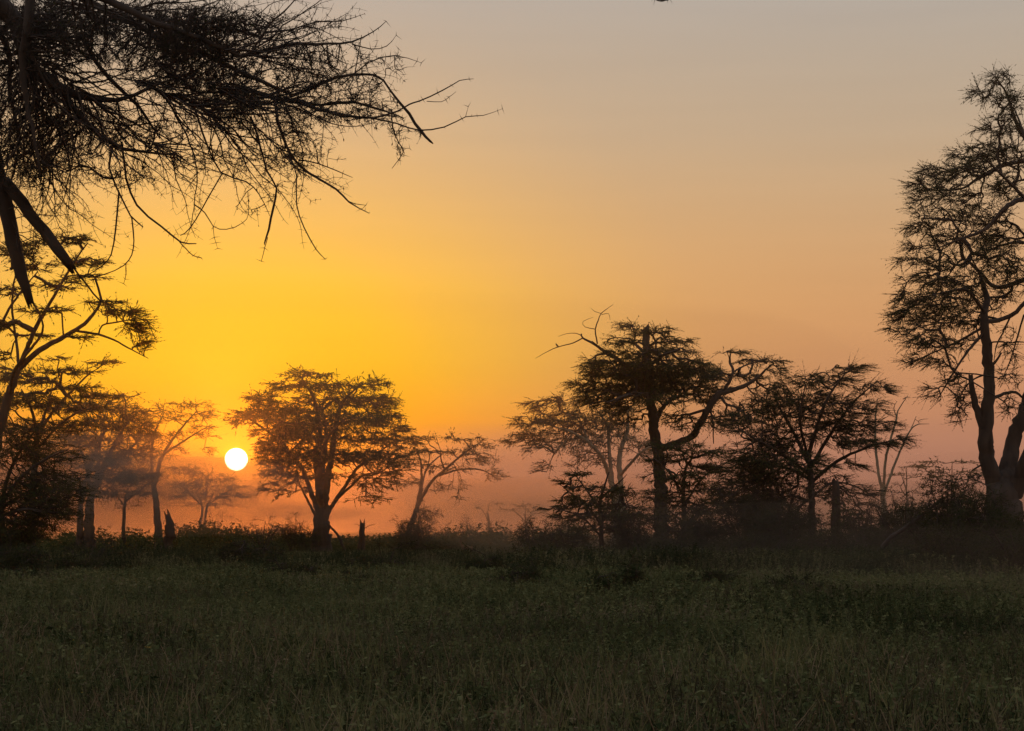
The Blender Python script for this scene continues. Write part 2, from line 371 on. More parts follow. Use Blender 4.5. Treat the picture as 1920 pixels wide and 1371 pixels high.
# central broad acacia beside the sun
tree('acacia_tree', 'broad many-stemmed acacia beside the sun, tallest tree left of centre', 'tree', 175, 603,
     [('trunk', [(603, 'g'), (603, 1000), (604, 948)], [15, 13.5, 13], False),
      ('limb', [(598, 962), (586, 930), (575, 898), (560, 868, -2), (535, 845, -3)], [6, 4.5, 3.5, 2]),
      ('limb', [(599, 960), (596, 896, 1), (592, 854, 1), (601, 819, 1), (591, 754, 1), (569, 715, 0)], [7, 6, 5, 4, 3, 1.6]),
      ('limb', [(608, 960), (616, 891, -1), (626, 829, -1), (631, 792, -1), (643, 754, -1), (668, 728, -1)], [8, 6.5, 6, 5, 3.5, 1.6]),
      ('limb', [(612, 965), (643, 918, 2), (670, 878, 3), (693, 863, 4), (735, 829, 4)], [4.5, 3.5, 3, 2.4, 1.2]),
      ('limb', [(628, 938, 1), (660, 911, -2), (683, 891, -3), (722, 886, -4)], [3, 2.5, 2, 1]),
      ('limb', [(592, 968), (574, 933, -2), (558, 900, -4)], [3, 2.2, 1.2]),
      ('limb', [(566, 880, -1), (530, 835, 2), (502, 809, 3), (470, 787, 3), (450, 772, 3)], [3.5, 3, 2.6, 2.2, 1]),
      ('limb', [(605, 950), (606, 880, 5), (612, 810, 8), (600, 760, 10)], [6, 5, 3.5, 1.5]),
      ('limb', [(604, 955), (596, 900, -4), (610, 830, -7), (640, 790, -9)], [6, 5, 3.5, 1.5])],
     [(580, 702, 100, 21, 1.01), (555, 725, 120, 26, 1.11), (625, 725, 120, 24, 1.01), (692, 722, 84, 21, 1.11), (640, 748, 190, 32, 1.11), (498, 748, 90, 32, 0.81), (545, 765, 170, 28, 0.91),
      (700, 755, 100, 32, 1.11), (488, 778, 110, 22, 0.81, 3), (452, 782, 52, 34, 0.71, 3), (600, 785, 280, 37, 1.01), (705, 785, 110, 34, 1.01), (735, 805, 70, 21, 1.01), (535, 812, 150, 32, 1.21),
      (640, 822, 260, 32, 1.01), (514, 838, 80, 37, 1.11), (740, 830, 110, 22, 1.01, 4), (522, 878, 86, 37, 0.60), (700, 852, 150, 26, 0.91), (560, 862, 120, 37, 0.81), (640, 862, 170, 28, 0.81),
      (705, 905, 90, 47, 0.45), (690, 935, 90, 28, 0.30), (530, 918, 100, 32, 0.40), (640, 895, 120, 28, 0.40), (745, 862, 70, 24, 0.60), (508, 838, 40, 37, 0.81), (522, 860, 86, 34, 0.91), (590, 845, 160, 32, 1.01), (720, 880, 110, 32, 0.71), (600, 800, 220, 28, 1.01), (560, 890, 120, 37, 0.60)],
     leaf=(0.212, 0.090), K=5, TL=1.1, m=12, droop=.12, horiz=.85, bark=BARK)

# leaning acacia right of it, half lost in mist
tree('acacia_tree', 'acacia leaning to one side from a bushy base, half veiled by mist', 'tree', 205, 764,
     [('trunk', [(757, 'g'), (768, 990), (782, 950), (790, 915)], [6, 5, 4, 3.4], False),
      ('limb', [(782, 945), (790, 900, 1), (788, 862, 1), (780, 845, 1)], [3, 2.6, 2, 1]),
      ('limb', [(784, 948), (808, 905, -1), (838, 878, -2), (870, 850, -2), (900, 830, -2)], [3.4, 3, 2.4, 1.8, .8]),
      ('limb', [(820, 892, -1), (865, 880, 2), (905, 882, 3), (935, 900, 3)], [2, 1.7, 1.3, .6]),
      ('limb', [(788, 930), (800, 880, 5), (830, 850, 8)], [2.4, 1.8, .8])],
     [(790, 822, 70, 14, 1), (870, 822, 90, 14, 1), (900, 835, 60, 14, 1), (780, 845, 90, 22, .9), (845, 848, 120, 24, .8), (905, 860, 80, 24, .7), (770, 870, 80, 26, .6), (840, 878, 110, 24, .6),
      (925, 888, 50, 30, .6), (770, 905, 90, 30, .4), (835, 910, 90, 30, .35), (860, 935, 60, 16, .25)],
     leaf=(0.190, 0.065), K=5, TL=1.1, m=12, droop=.3)

# misty trees at the left
tree('acacia_tree', 'slim acacia with a flat forked top just left of the sun', 'tree', 200, 297,
     [('trunk', [(300, 'g'), (296, 985), (293, 945), (288, 905)], [8, 7, 6, 5], False),
      ('limb', [(288, 912), (300, 868, 0), (316, 835, 1), (340, 803, 1), (368, 772, 1)], [4.5, 4, 3, 2, 1]),
      ('limb', [(306, 852, 0), (340, 830, -2), (375, 808, -3), (398, 796, -3)], [2.2, 1.8, 1.2, .6]),
      ('limb', [(288, 908), (284, 860, 2), (290, 812, 3), (305, 780, 3)], [3.5, 2.6, 2, .9])],
     [(345, 758, 110, 14, 1), (385, 775, 60, 16, .9), (305, 772, 70, 14, .8), (335, 785, 120, 18, .7), (385, 800, 50, 18, .8), (355, 815, 110, 20, .55), (300, 820, 80, 24, .7), (385, 845, 40, 18, .5), (320, 845, 90, 24, .5), (285, 860, 80, 34, .7), (270, 895, 100, 40, .7)],
     leaf=(0.190, 0.065), K=5, TL=1.1, m=12, droop=.15)
tree('acacia_tree', 'twin-stemmed dense acacia standing deep in the mist at left', 'tree', 165, 158,
     [('trunk', [(150, 'g'), (150, 985), (154, 930), (175, 860), (200, 800)], [7, 6, 5, 4, 2], .45),
      ('trunk', [(166, 'g'), (167, 985), (172, 930), (205, 850), (240, 790)], [10, 9, 7, 4, 2], .45),
      ('limb', [(172, 930), (160, 870, -3), (140, 810, -5)], [4, 3, 1.5]), ('limb', [(190, 880), (235, 850, 4), (265, 820, 6)], [3.5, 2.6, 1.2]), ('limb', [(170, 935), (185, 870, 7), (190, 800, 9)], [4, 3, 1.5])],
     [(205, 742, 120, 16, 1), (165, 762, 150, 26, 1.2), (235, 772, 110, 22, 1.2), (205, 795, 190, 34, 1.3), (255, 812, 90, 30, 1.2), (170, 825, 150, 34, 1.2), (240, 845, 110, 34, 1), (180, 865, 160, 34, 1), (230, 890, 140, 40, .9), (150, 905, 110, 36, .8), (215, 925, 130, 26, .5)],
     leaf=(0.202, 0.072), K=5, TL=1.1, m=12)
tree('acacia_tree', 'thin-stemmed low acacia between twin trunks and the slim acacia', 'tree', 190, 232,
     [('trunk', [(231, 'g'), (232, 985), (234, 945), (240, 915)], [4.5, 4, 3.4, 2.4], .7), ('limb', [(234, 950), (215, 925, 2), (200, 910, 2)], [2, 1.6, .8]), ('limb', [(236, 940), (262, 920, -2), (280, 905, -2)], [2, 1.6, .8])],
     [(240, 905, 110, 20, .9), (215, 925, 90, 20, .8), (265, 925, 70, 20, .7), (240, 945, 80, 16, .4)], leaf=(0.190, 0.065), K=5, TL=1.0)
tree('acacia_tree', 'low far acacia with paired trunks under the sun, orange with mist', 'tree', 265, 379,
     [('trunk', [(374, 'g'), (375, 985), (379, 955), (372, 930)], [3, 2.8, 2.4, 1.4], .4), ('trunk', [(383, 'g'), (384, 985), (387, 955), (400, 925)], [3.2, 3, 2.4, 1.4], .4),
      ('limb', [(387, 950), (420, 925, 3), (450, 915, 3)], [1.8, 1.3, .7]), ('limb', [(379, 950), (345, 915, -3), (325, 895, -3)], [1.8, 1.3, .7]),
      ('limb', [(388, 900), (391, 893), (389, 882)], [1.1, .8, .4], False), ('limb', [(391, 893), (395, 886)], [.6, .4], False), ('limb', [(385, 930), (388, 915), (388, 898)], [1.6, 1.3, 1])],
     [(340, 878, 90, 10, .9), (375, 888, 110, 12, .9), (410, 900, 90, 12, .9), (440, 915, 70, 12, .8), (370, 910, 150, 16, .9), (420, 930, 120, 16, .8), (350, 930, 110, 18, .6), (390, 948, 120, 14, .5), (410, 965, 60, 14, .4)],
     leaf=(0.249, 0.090), K=5, TL=1.3, m=12)

# layered acacias at the left edge
tree('acacia_tree', 'tall acacia at the left edge with arching limb and flat leaf pads', 'tree', 105, -22,
     [('trunk', [(-24, 'g'), (-14, 880), (8, 775), (24, 722), (35, 688)], [12, 10, 8, 7, 6.5], False),
      ('limb', [(35, 690), (31, 642, 1), (23, 585, 1), (26, 530, 1), (40, 480, 1)], [3.6, 3, 2.6, 2, 1]),
      ('limb', [(36, 690), (57, 639, -1), (72, 605, -1), (99, 560, -2), (140, 490, -2), (165, 455, -2)], [5, 4.4, 4, 3, 2, 1]),
      ('limb', [(37, 690), (72, 659, 0), (119, 632, 1), (159, 607, 1), (185, 575, 2), (190, 562, 2)], [5.2, 4.6, 4, 3.2, 2.2, 1.4]),
      ('limb', [(142, 620, 1), (183, 627, 1), (213, 637, 1), (240, 652, 1), (278, 672, 1)], [2.4, 2.2, 1.8, 1.4, .6]),
      ('limb', [(185, 626, 1), (192, 610, 1), (220, 604, 1), (252, 598, 1)], [1.8, 1.6, 1.4, .6]),
      ('limb', [(-8, 760), (-20, 690, 2), (5, 605, 3), (30, 560, 3), (70, 510, 3)], [5, 4, 3.2, 2.5, 1.2]),
      ('limb', [(20, 735), (30, 690, -5), (80, 620, -8), (60, 560, -9)], [4, 3, 2, 1]),
      ('limb', [(-10, 800), (-80, 700, 2), (-130, 610, 3)], [5, 3.5, 1.5])],
     [(232, 586, 100, 20, 1.1, 1), (258, 612, 56, 30, 1.1, 1), (266, 645, 36, 34, .8, 1), (190, 568, 80, 14, 1, 2), (150, 492, 100, 22, .9), (125, 452, 110, 26, .8), (150, 520, 100, 16, .7), (85, 582, 110, 14, 1), (65, 628, 110, 10, 1),
      (105, 535, 110, 24, .7), (35, 470, 90, 40, .8), (20, 545, 70, 26, .8), (140, 632, 70, 14, .6), (15, 610, 60, 22, .8), (5, 668, 40, 26, .8), (60, 500, 90, 24, .7), (-60, 600, 120, 30, .7), (-90, 540, 120, 40, .6), (-140, 630, 110, 40, .6)],
     leaf=(0.143, 0.048), K=5, TL=.8, m=12, horiz=.85, rnd=.6, droop=.05, bf=.3)
tree('acacia_tree', 'layered acacia lower at the left edge, one lone pad raised', 'tree', 130, 62,
     [('trunk', [(58, 'g'), (60, 950), (66, 870), (72, 800)], [8, 7, 6, 5], .7), ('limb', [(70, 815), (105, 765, 1), (140, 728, 1), (165, 703, 1), (182, 692, 1)], [3.6, 2.8, 2.2, 1.6, .8]),
      ('limb', [(70, 820), (60, 770, -2), (40, 730, -3)], [3.5, 2.6, 1.2]), ('limb', [(72, 810), (90, 760, 4), (100, 715, 5)], [3.5, 2.6, 1.2]), ('limb', [(66, 870), (20, 810, 3), (-20, 770, 4)], [3.5, 2.6, 1.2]), ('limb', [(70, 840), (120, 790, -4), (170, 760, -5)], [3, 2.4, 1])],
     [(188, 680, 70, 12, 1.1, 1), (160, 697, 60, 8, .7, 1), (95, 672, 80, 10, .7), (120, 697, 110, 18, 1.1), (60, 712, 130, 26, 1.2), (130, 728, 110, 18, 1.1), (175, 742, 100, 16, 1), (50, 750, 150, 32, 1.2), (130, 765, 150, 26, 1.1), (20, 700, 80, 30, 1.1), (30, 800, 130, 36, .9), (110, 800, 140, 34, .9), (0, 760, 80, 50, 1), (80, 840, 140, 34, .6)],
     leaf=(0.154, 0.055), K=5, TL=.85, m=12, horiz=.85, droop=.05)
tree('thorn_tree', 'dark thorn tree with outswept twigs, low at the left edge', 'tree', 72, 8,
     [('trunk', [(4, 'g'), (2, 980), (4, 930)], [10, 8, 6], False), ('limb', [(4, 935), (20, 880, 0), (45, 835, 1), (80, 790, 1)], [4.5, 3.4, 2.6, 1]), ('limb', [(4, 945), (40, 895, -1), (85, 862, -1), (130, 842, -2)], [4.5, 3.4, 2.4, 1]),
      ('limb', [(6, 950), (50, 925, 1), (100, 915, 2), (150, 920, 2)], [4, 3, 2, .8]), ('limb', [(6, 965), (50, 955, -2), (90, 960, -2)], [3.5, 2.4, 1]), ('limb', [(2, 960), (-40, 890, 1), (-90, 830, 2)], [4, 3, 1.2]),
      ('limb', [(58, 1010, 1), (62, 975, 1), (80, 955, 1)], [5, 4, 2])],
     [(55, 815, 100, 50, .5), (30, 860, 110, 60, .6), (90, 855, 130, 36, .5), (110, 890, 120, 36, .6), (60, 905, 140, 50, .8), (125, 925, 90, 36, .7), (70, 945, 140, 44, .8), (20, 975, 120, 44, 1), (80, 985, 90, 24, .6), (20, 1005, 110, 40, 1.3), (-60, 880, 130, 100, .4), (40, 930, 120, 60, .9), (90, 960, 110, 40, .9), (30, 830, 90, 50, .5)],
     leaf=(0.071, 0.022), K=6, TL=.85, m=12, sweep=(.7, 0, -.12), out_w=.2, horiz=.55, rnd=.45, droop=.2, dens=1 / 32., rt=.008, tip_r=.005)

# ---- the group right of centre
M_ = tree('acacia_tree', 'dark gnarled acacia with bare dead top branches, right of centre', 'tree', 125, 1241,
     [('trunk', [(1242, 'g'), (1239, 990), (1237, 890), (1229, 822), (1222, 771), (1214, 706), (1212, 628)], [14, 12, 11, 10, 9, 8, 7], .5, True),
      ('limb', [(1226, 795), (1243, 764, 1), (1262, 748, 2), (1285, 742, 3)], [5, 4, 3, 1.5]),
      ('limb', [(1236, 842), (1279, 826, 0), (1302, 814, 0), (1323, 775, -1), (1345, 741, -1), (1372, 731, -1), (1407, 718, -1), (1447, 684, -1)], [6.5, 6, 6.5, 6.5, 6, 4.4, 3.4, 1.4], .45),
      ('limb', [(1356, 737, -1), (1374, 699, -1), (1368, 678, 0), (1370, 662, 0)], [3.2, 2.6, 2.2, 1]),
      ('limb', [(1375, 697, -1), (1400, 684, 0), (1425, 678, 0)], [1.8, 1.5, .7]),
      ('limb', [(1216, 745), (1190, 705, 1), (1166, 680, 1), (1137, 663, 1)], [5, 4.6, 4, 3.4]),
      ('limb', [(1140, 665, 1), (1115, 646, 1), (1093, 634, 1), (1090, 626, 1)], [3, 2.3, 1.7, 1.2], False),
      ('limb', [(1092, 634, 1), (1075, 643, 1), (1045, 651, 1), (1025, 660, 1), (1004, 672, 1)], [1.3, 1.1, .9, .6, .3], False),
      ('limb', [(1091, 630, 1), (1080, 625, 1), (1062, 626, 1), (1047, 631, 1)], [.8, .7, .5, .3], False),
      ('limb', [(1120, 645, 1), (1116, 618, 1), (1122, 600, 1), (1128, 587, 1), (1150, 571, 1)], [1.5, 1.3, 1.1, .8, .3], False),
      ('limb', [(1115, 617, 1), (1097, 613, 1), (1093, 603, 1), (1112, 595, 1)], [.8, .6, .5, .3], False),
      ('limb', [(1127, 588, 1), (1115, 584, 1), (1108, 578, 1)], [.6, .5, .3], False),
      ('limb', [(1128, 590, 1), (1141, 588, 1), (1144, 600, 1)], [.6, .5, .3], False),
      ('limb', [(1145, 662, 1), (1130, 655, 0), (1110, 640, -1)], [2, 1.6, .9], False),
      ('limb', [(1213, 690), (1240, 668, -3), (1275, 655, -5)], [4, 3, 1.4]), ('limb', [(1213, 668), (1190, 645, 3), (1160, 640, 5)], [3.6, 2.6, 1.2]), ('limb', [(1214, 710), (1250, 700, 5), (1300, 700, 7)], [4, 3, 1.4]),
      ('limb', [(1330, 765, -1), (1336, 790, -1), (1338, 832, -1)], [2, 1.8, .8], False), ('limb', [(1352, 745, -1), (1362, 758, -2), (1382, 766, -2), (1384, 790, -2), (1376, 805, -2)], [2.4, 2.2, 2, 1.4, .7]),
      ('limb', [(1218, 740), (1180, 740, -4), (1140, 755, -6)], [4, 3, 1.4])],
     [(1185, 612, 80, 16, 0.65), (1225, 622, 90, 21, 0.99), (1165, 640, 90, 23, 0.65), (1262, 640, 70, 23, 1.09), (1195, 662, 150, 18, 0.87), (1250, 660, 130, 23, 1.09), (1195, 682, 210, 26, 1.64), (1285, 685, 120, 29, 1.20), (1170, 700, 140, 29, 1.74), (1260, 705, 220, 34, 1.64), (1325, 695, 90, 21, 0.99),
      (1200, 725, 170, 34, 1.64), (1290, 728, 170, 29, 1.20), (1110, 722, 90, 34, 0.87), (1120, 745, 120, 44, 0.65), (1170, 755, 120, 52, 0.65), (1240, 745, 130, 31, 0.87), (1335, 745, 80, 31, 0.76), (1425, 677, 96, 12, 1.42), (1375, 661, 70, 9, 0.99), (1395, 706, 80, 16, 1.31), (1455, 695, 56, 23, 0.55),
      (1440, 730, 90, 31, 0.55), (1350, 790, 90, 47, 0.44), (1410, 770, 100, 52, 0.65), (1280, 785, 90, 52, 0.55), (1190, 790, 70, 44, 0.33), (1115, 690, 50, 52, 0.44)],
     leaf=(0.143, 0.048), K=5, TL=.9, m=12, droop=.3, bf=.22)
tree('acacia_tree', 'pale-limbed spreading acacia behind the dark gnarled one, reaching left', 'tree', 160, 1158,
     [('trunk', [(1155, 'g'), (1155, 960), (1150, 915)], [9, 8, 6], False), ('trunk', [(1168, 'g'), (1166, 960), (1163, 906), (1162, 852, 1), (1176, 808, 1), (1178, 764, 1)], [8, 7, 5.5, 4.6, 3.4, 1.6], .6),
      ('limb', [(1150, 918), (1140, 885), (1128, 857, -1), (1104, 830, -2), (1075, 812, -2), (1038, 800, -2)], [5, 4.4, 3.8, 3, 2.4, 1]), ('limb', [(1148, 905), (1142, 844, 2), (1139, 800, 2), (1120, 770, 2)], [4.5, 3.6, 3, 1.2]),
      ('limb', [(1105, 832, -2), (1085, 790, 3), (1050, 770, 4)], [2.2, 1.8, .8]), ('limb', [(1164, 890), (1200, 850, -3), (1225, 835, -4)], [3, 2.4, 1]), ('limb', [(1075, 812, -2), (1040, 850, -1), (1025, 885, -1)], [1.4, 1.1, .5])],
     [(1020, 762, 90, 31, 0.65), (1065, 752, 110, 26, 0.73), (1005, 790, 90, 31, 0.73), (1060, 785, 120, 34, 0.89), (985, 822, 80, 23, 0.81), (1040, 815, 140, 34, 0.89), (1110, 790, 140, 47, 0.81), (1015, 838, 90, 26, 0.57), (1090, 830, 120, 34, 0.73), (1150, 815, 110, 44, 0.57), (1020, 872, 36, 39, 0.40), (1110, 862, 100, 44, 0.48), (1195, 840, 80, 52, 0.48), (1150, 770, 90, 39, 0.57), (965, 828, 50, 13, 0.57)],
     leaf=(0.178, 0.060), K=5, TL=1.1, m=12, sweep=(-.35, 0, -.05), out_w=.5, droop=.2, bark=BARKP)
tree('acacia_sapling', 'young acacia with boughs swept left before the gnarled trunk', 'tree', 100, 1127,
     [('trunk', [(1128, 'g'), (1127, 985), (1124, 945), (1133, 912), (1142, 885)], [5, 4, 3, 2, 1], .15), ('limb', [(1127, 985), (1102, 950, 0), (1066, 922, 0), (1050, 908, 0)], [2.4, 1.9, 1.2, .5]), ('limb', [(1125, 955), (1104, 925, 1), (1082, 895, 1), (1070, 880, 1)], [2.2, 1.6, 1, .5]),
      ('limb', [(1126, 1005), (1090, 970, -1), (1040, 952, -1)], [2.2, 1.6, .7]), ('limb', [(1127, 980), (1165, 950, 1), (1185, 935, 1)], [2, 1.5, .7]), ('limb', [(1130, 930), (1160, 905, -1), (1175, 890, -1)], [1.8, 1.3, .6])],
     [(1088, 890, 70, 12, .9), (1068, 903, 60, 12, .9), (1100, 915, 90, 16, 1), (1075, 935, 90, 14, .9), (1050, 953, 70, 10, 1), (1105, 945, 110, 20, 1), (1090, 970, 120, 24, 1), (1150, 925, 90, 30, .9), (1160, 960, 110, 36, .9), (1120, 992, 120, 22, .6)],
     leaf=(0.112, 0.036), K=6, TL=.65, m=12, sweep=(-.5, 0, .05), out_w=.4, droop=.25)
tree('acacia_tree', 'low twiggy understorey acacia hugging the gnarled trunk', 'tree', 112, 1285,
     [('trunk', [(1284, 'g'), (1283, 970), (1281, 910), (1288, 870)], [5, 4.2, 3.4, 1.8], .2), ('limb', [(1282, 950), (1310, 905, 1), (1335, 880, 1)], [2.6, 2, .9]), ('limb', [(1282, 930), (1258, 890, -1), (1238, 868, -1)], [2.6, 2, .9]), ('limb', [(1283, 980), (1320, 960, -2), (1350, 940, -2)], [2.2, 1.6, .8]), ('limb', [(1283, 980), (1250, 955, 2), (1220, 935, 2)], [2.2, 1.6, .8])],
     [(1270, 836, 120, 14, 1), (1310, 850, 110, 20, 1), (1255, 862, 100, 24, 1), (1320, 880, 100, 24, 1), (1265, 895, 120, 28, .9), (1320, 915, 110, 28, .9), (1250, 930, 100, 30, .7), (1300, 950, 140, 36, .9), (1240, 970, 80, 30, .6), (1310, 990, 140, 34, 1)],
     leaf=(0.131, 0.042), K=6, TL=.8, m=12, droop=.2)
tree('thorn_tree', 'big twiggy thorn tree with outswept feathery top, among the right-hand group', 'tree', 98, 1523,
     [('trunk', [(1524, 'g'), (1522, 975), (1520, 900), (1516, 850)], [8, 6.5, 5.5, 4.5], .6), ('limb', [(1517, 870), (1490, 815, 1), (1462, 765, 1), (1450, 735, 1)], [3.6, 3, 2.2, 1]), ('limb', [(1516, 855), (1535, 790, -1), (1556, 740, -1), (1585, 700, -1)], [4, 3.2, 2.4, .9]),
      ('limb', [(1519, 880), (1560, 810, 1), (1600, 755, 2), (1645, 715, 2)], [3.6, 3, 2, .8]), ('limb', [(1521, 905), (1570, 865, 0), (1630, 838, -1), (1690, 822, -1)], [3.6, 3, 2, .8]), ('limb', [(1518, 890), (1465, 850, -2), (1410, 820, -3), (1380, 800, -3)], [3.4, 2.6, 1.8, .8]),
      ('limb', [(1520, 900), (1480, 880, 3), (1430, 870, 4)], [3, 2.2, 1]), ('limb', [(1516, 860), (1500, 790, -4), (1510, 720, -5)], [3.2, 2.4, 1]), ('limb', [(1522, 930), (1565, 905, 2), (1610, 915, 3), (1650, 940, 3)], [2.6, 2, 1.4, .6]), ('limb', [(1521, 940), (1480, 930, -2), (1440, 940, -2)], [2.6, 2, .8])],
     [(1595, 692, 110, 20, 0.67, -1), (1560, 712, 130, 32, 0.76), (1635, 728, 90, 30, 0.67, 2), (1500, 716, 100, 38, 0.59), (1455, 755, 110, 58, 0.59), (1545, 752, 130, 45, 0.84), (1610, 765, 120, 38, 0.59), (1520, 790, 150, 50, 0.84), (1420, 800, 110, 55, 0.59), (1470, 825, 130, 50, 0.84), (1560, 820, 120, 42, 0.67), (1625, 832, 140, 25, 0.92, -1), (1640, 800, 100, 28, 0.59),
      (1410, 850, 110, 50, 0.67), (1500, 870, 160, 50, 0.84), (1590, 868, 80, 28, 0.42), (1440, 900, 140, 55, 0.84), (1420, 945, 140, 62, 0.84), (1500, 930, 100, 50, 0.50), (1610, 930, 120, 50, 0.29), (1600, 975, 110, 55, 0.25), (1380, 790, 70, 50, 0.50), (1690, 825, 50, 18, 0.67), (1470, 985, 160, 55, 0.92), (1400, 880, 120, 62, 0.76), (1450, 860, 150, 62, 0.76), (1380, 925, 100, 62, 0.67), (1545, 905, 110, 55, 0.50), (1590, 800, 130, 45, 0.59), (1500, 760, 130, 50, 0.67)],
     leaf=(0.089, 0.030), K=6, TL=.9, m=12, sweep=(.25, 0, .05), out_w=.75, rnd=.4, droop=.25, dens=1 / 36., rt=.009)
tree('bare_tree', 'pale bare tree with upright forked limbs, misty behind the thorn tree', 'tree', 195, 1657,
     [('trunk', [(1658, 'g'), (1657, 980), (1656, 915)], [6.5, 5.5, 4.6], False), ('limb', [(1654, 922), (1644, 865, 0), (1641, 800, 1), (1645, 748, 1)], [3, 2.5, 2, .8]), ('limb', [(1657, 918), (1662, 855, -1), (1680, 790, -1), (1684, 770, -1), (1702, 742, -1)], [3, 2.5, 1.8, 1.3, .6]),
      ('limb', [(1659, 922), (1681, 862, 1), (1702, 815, 1), (1718, 797, 1), (1742, 795, 1)], [2.8, 2.2, 1.6, 1, .4]), ('limb', [(1694, 832, 1), (1710, 800, 2), (1718, 780, 2)], [1.2, .8, .4]), ('limb', [(1682, 785, -1), (1676, 765, -1), (1682, 752, -1)], [1, .7, .4])],
     [(1640, 752, 60, 14, .25), (1690, 748, 60, 16, .22), (1720, 790, 50, 12, .25), (1715, 835, 50, 20, .2), (1650, 790, 60, 20, .2)],
     leaf=(0.148, 0.036), K=2, TL=.9, m=1, bark=BARKP, tip_r=.012, rt=.018)

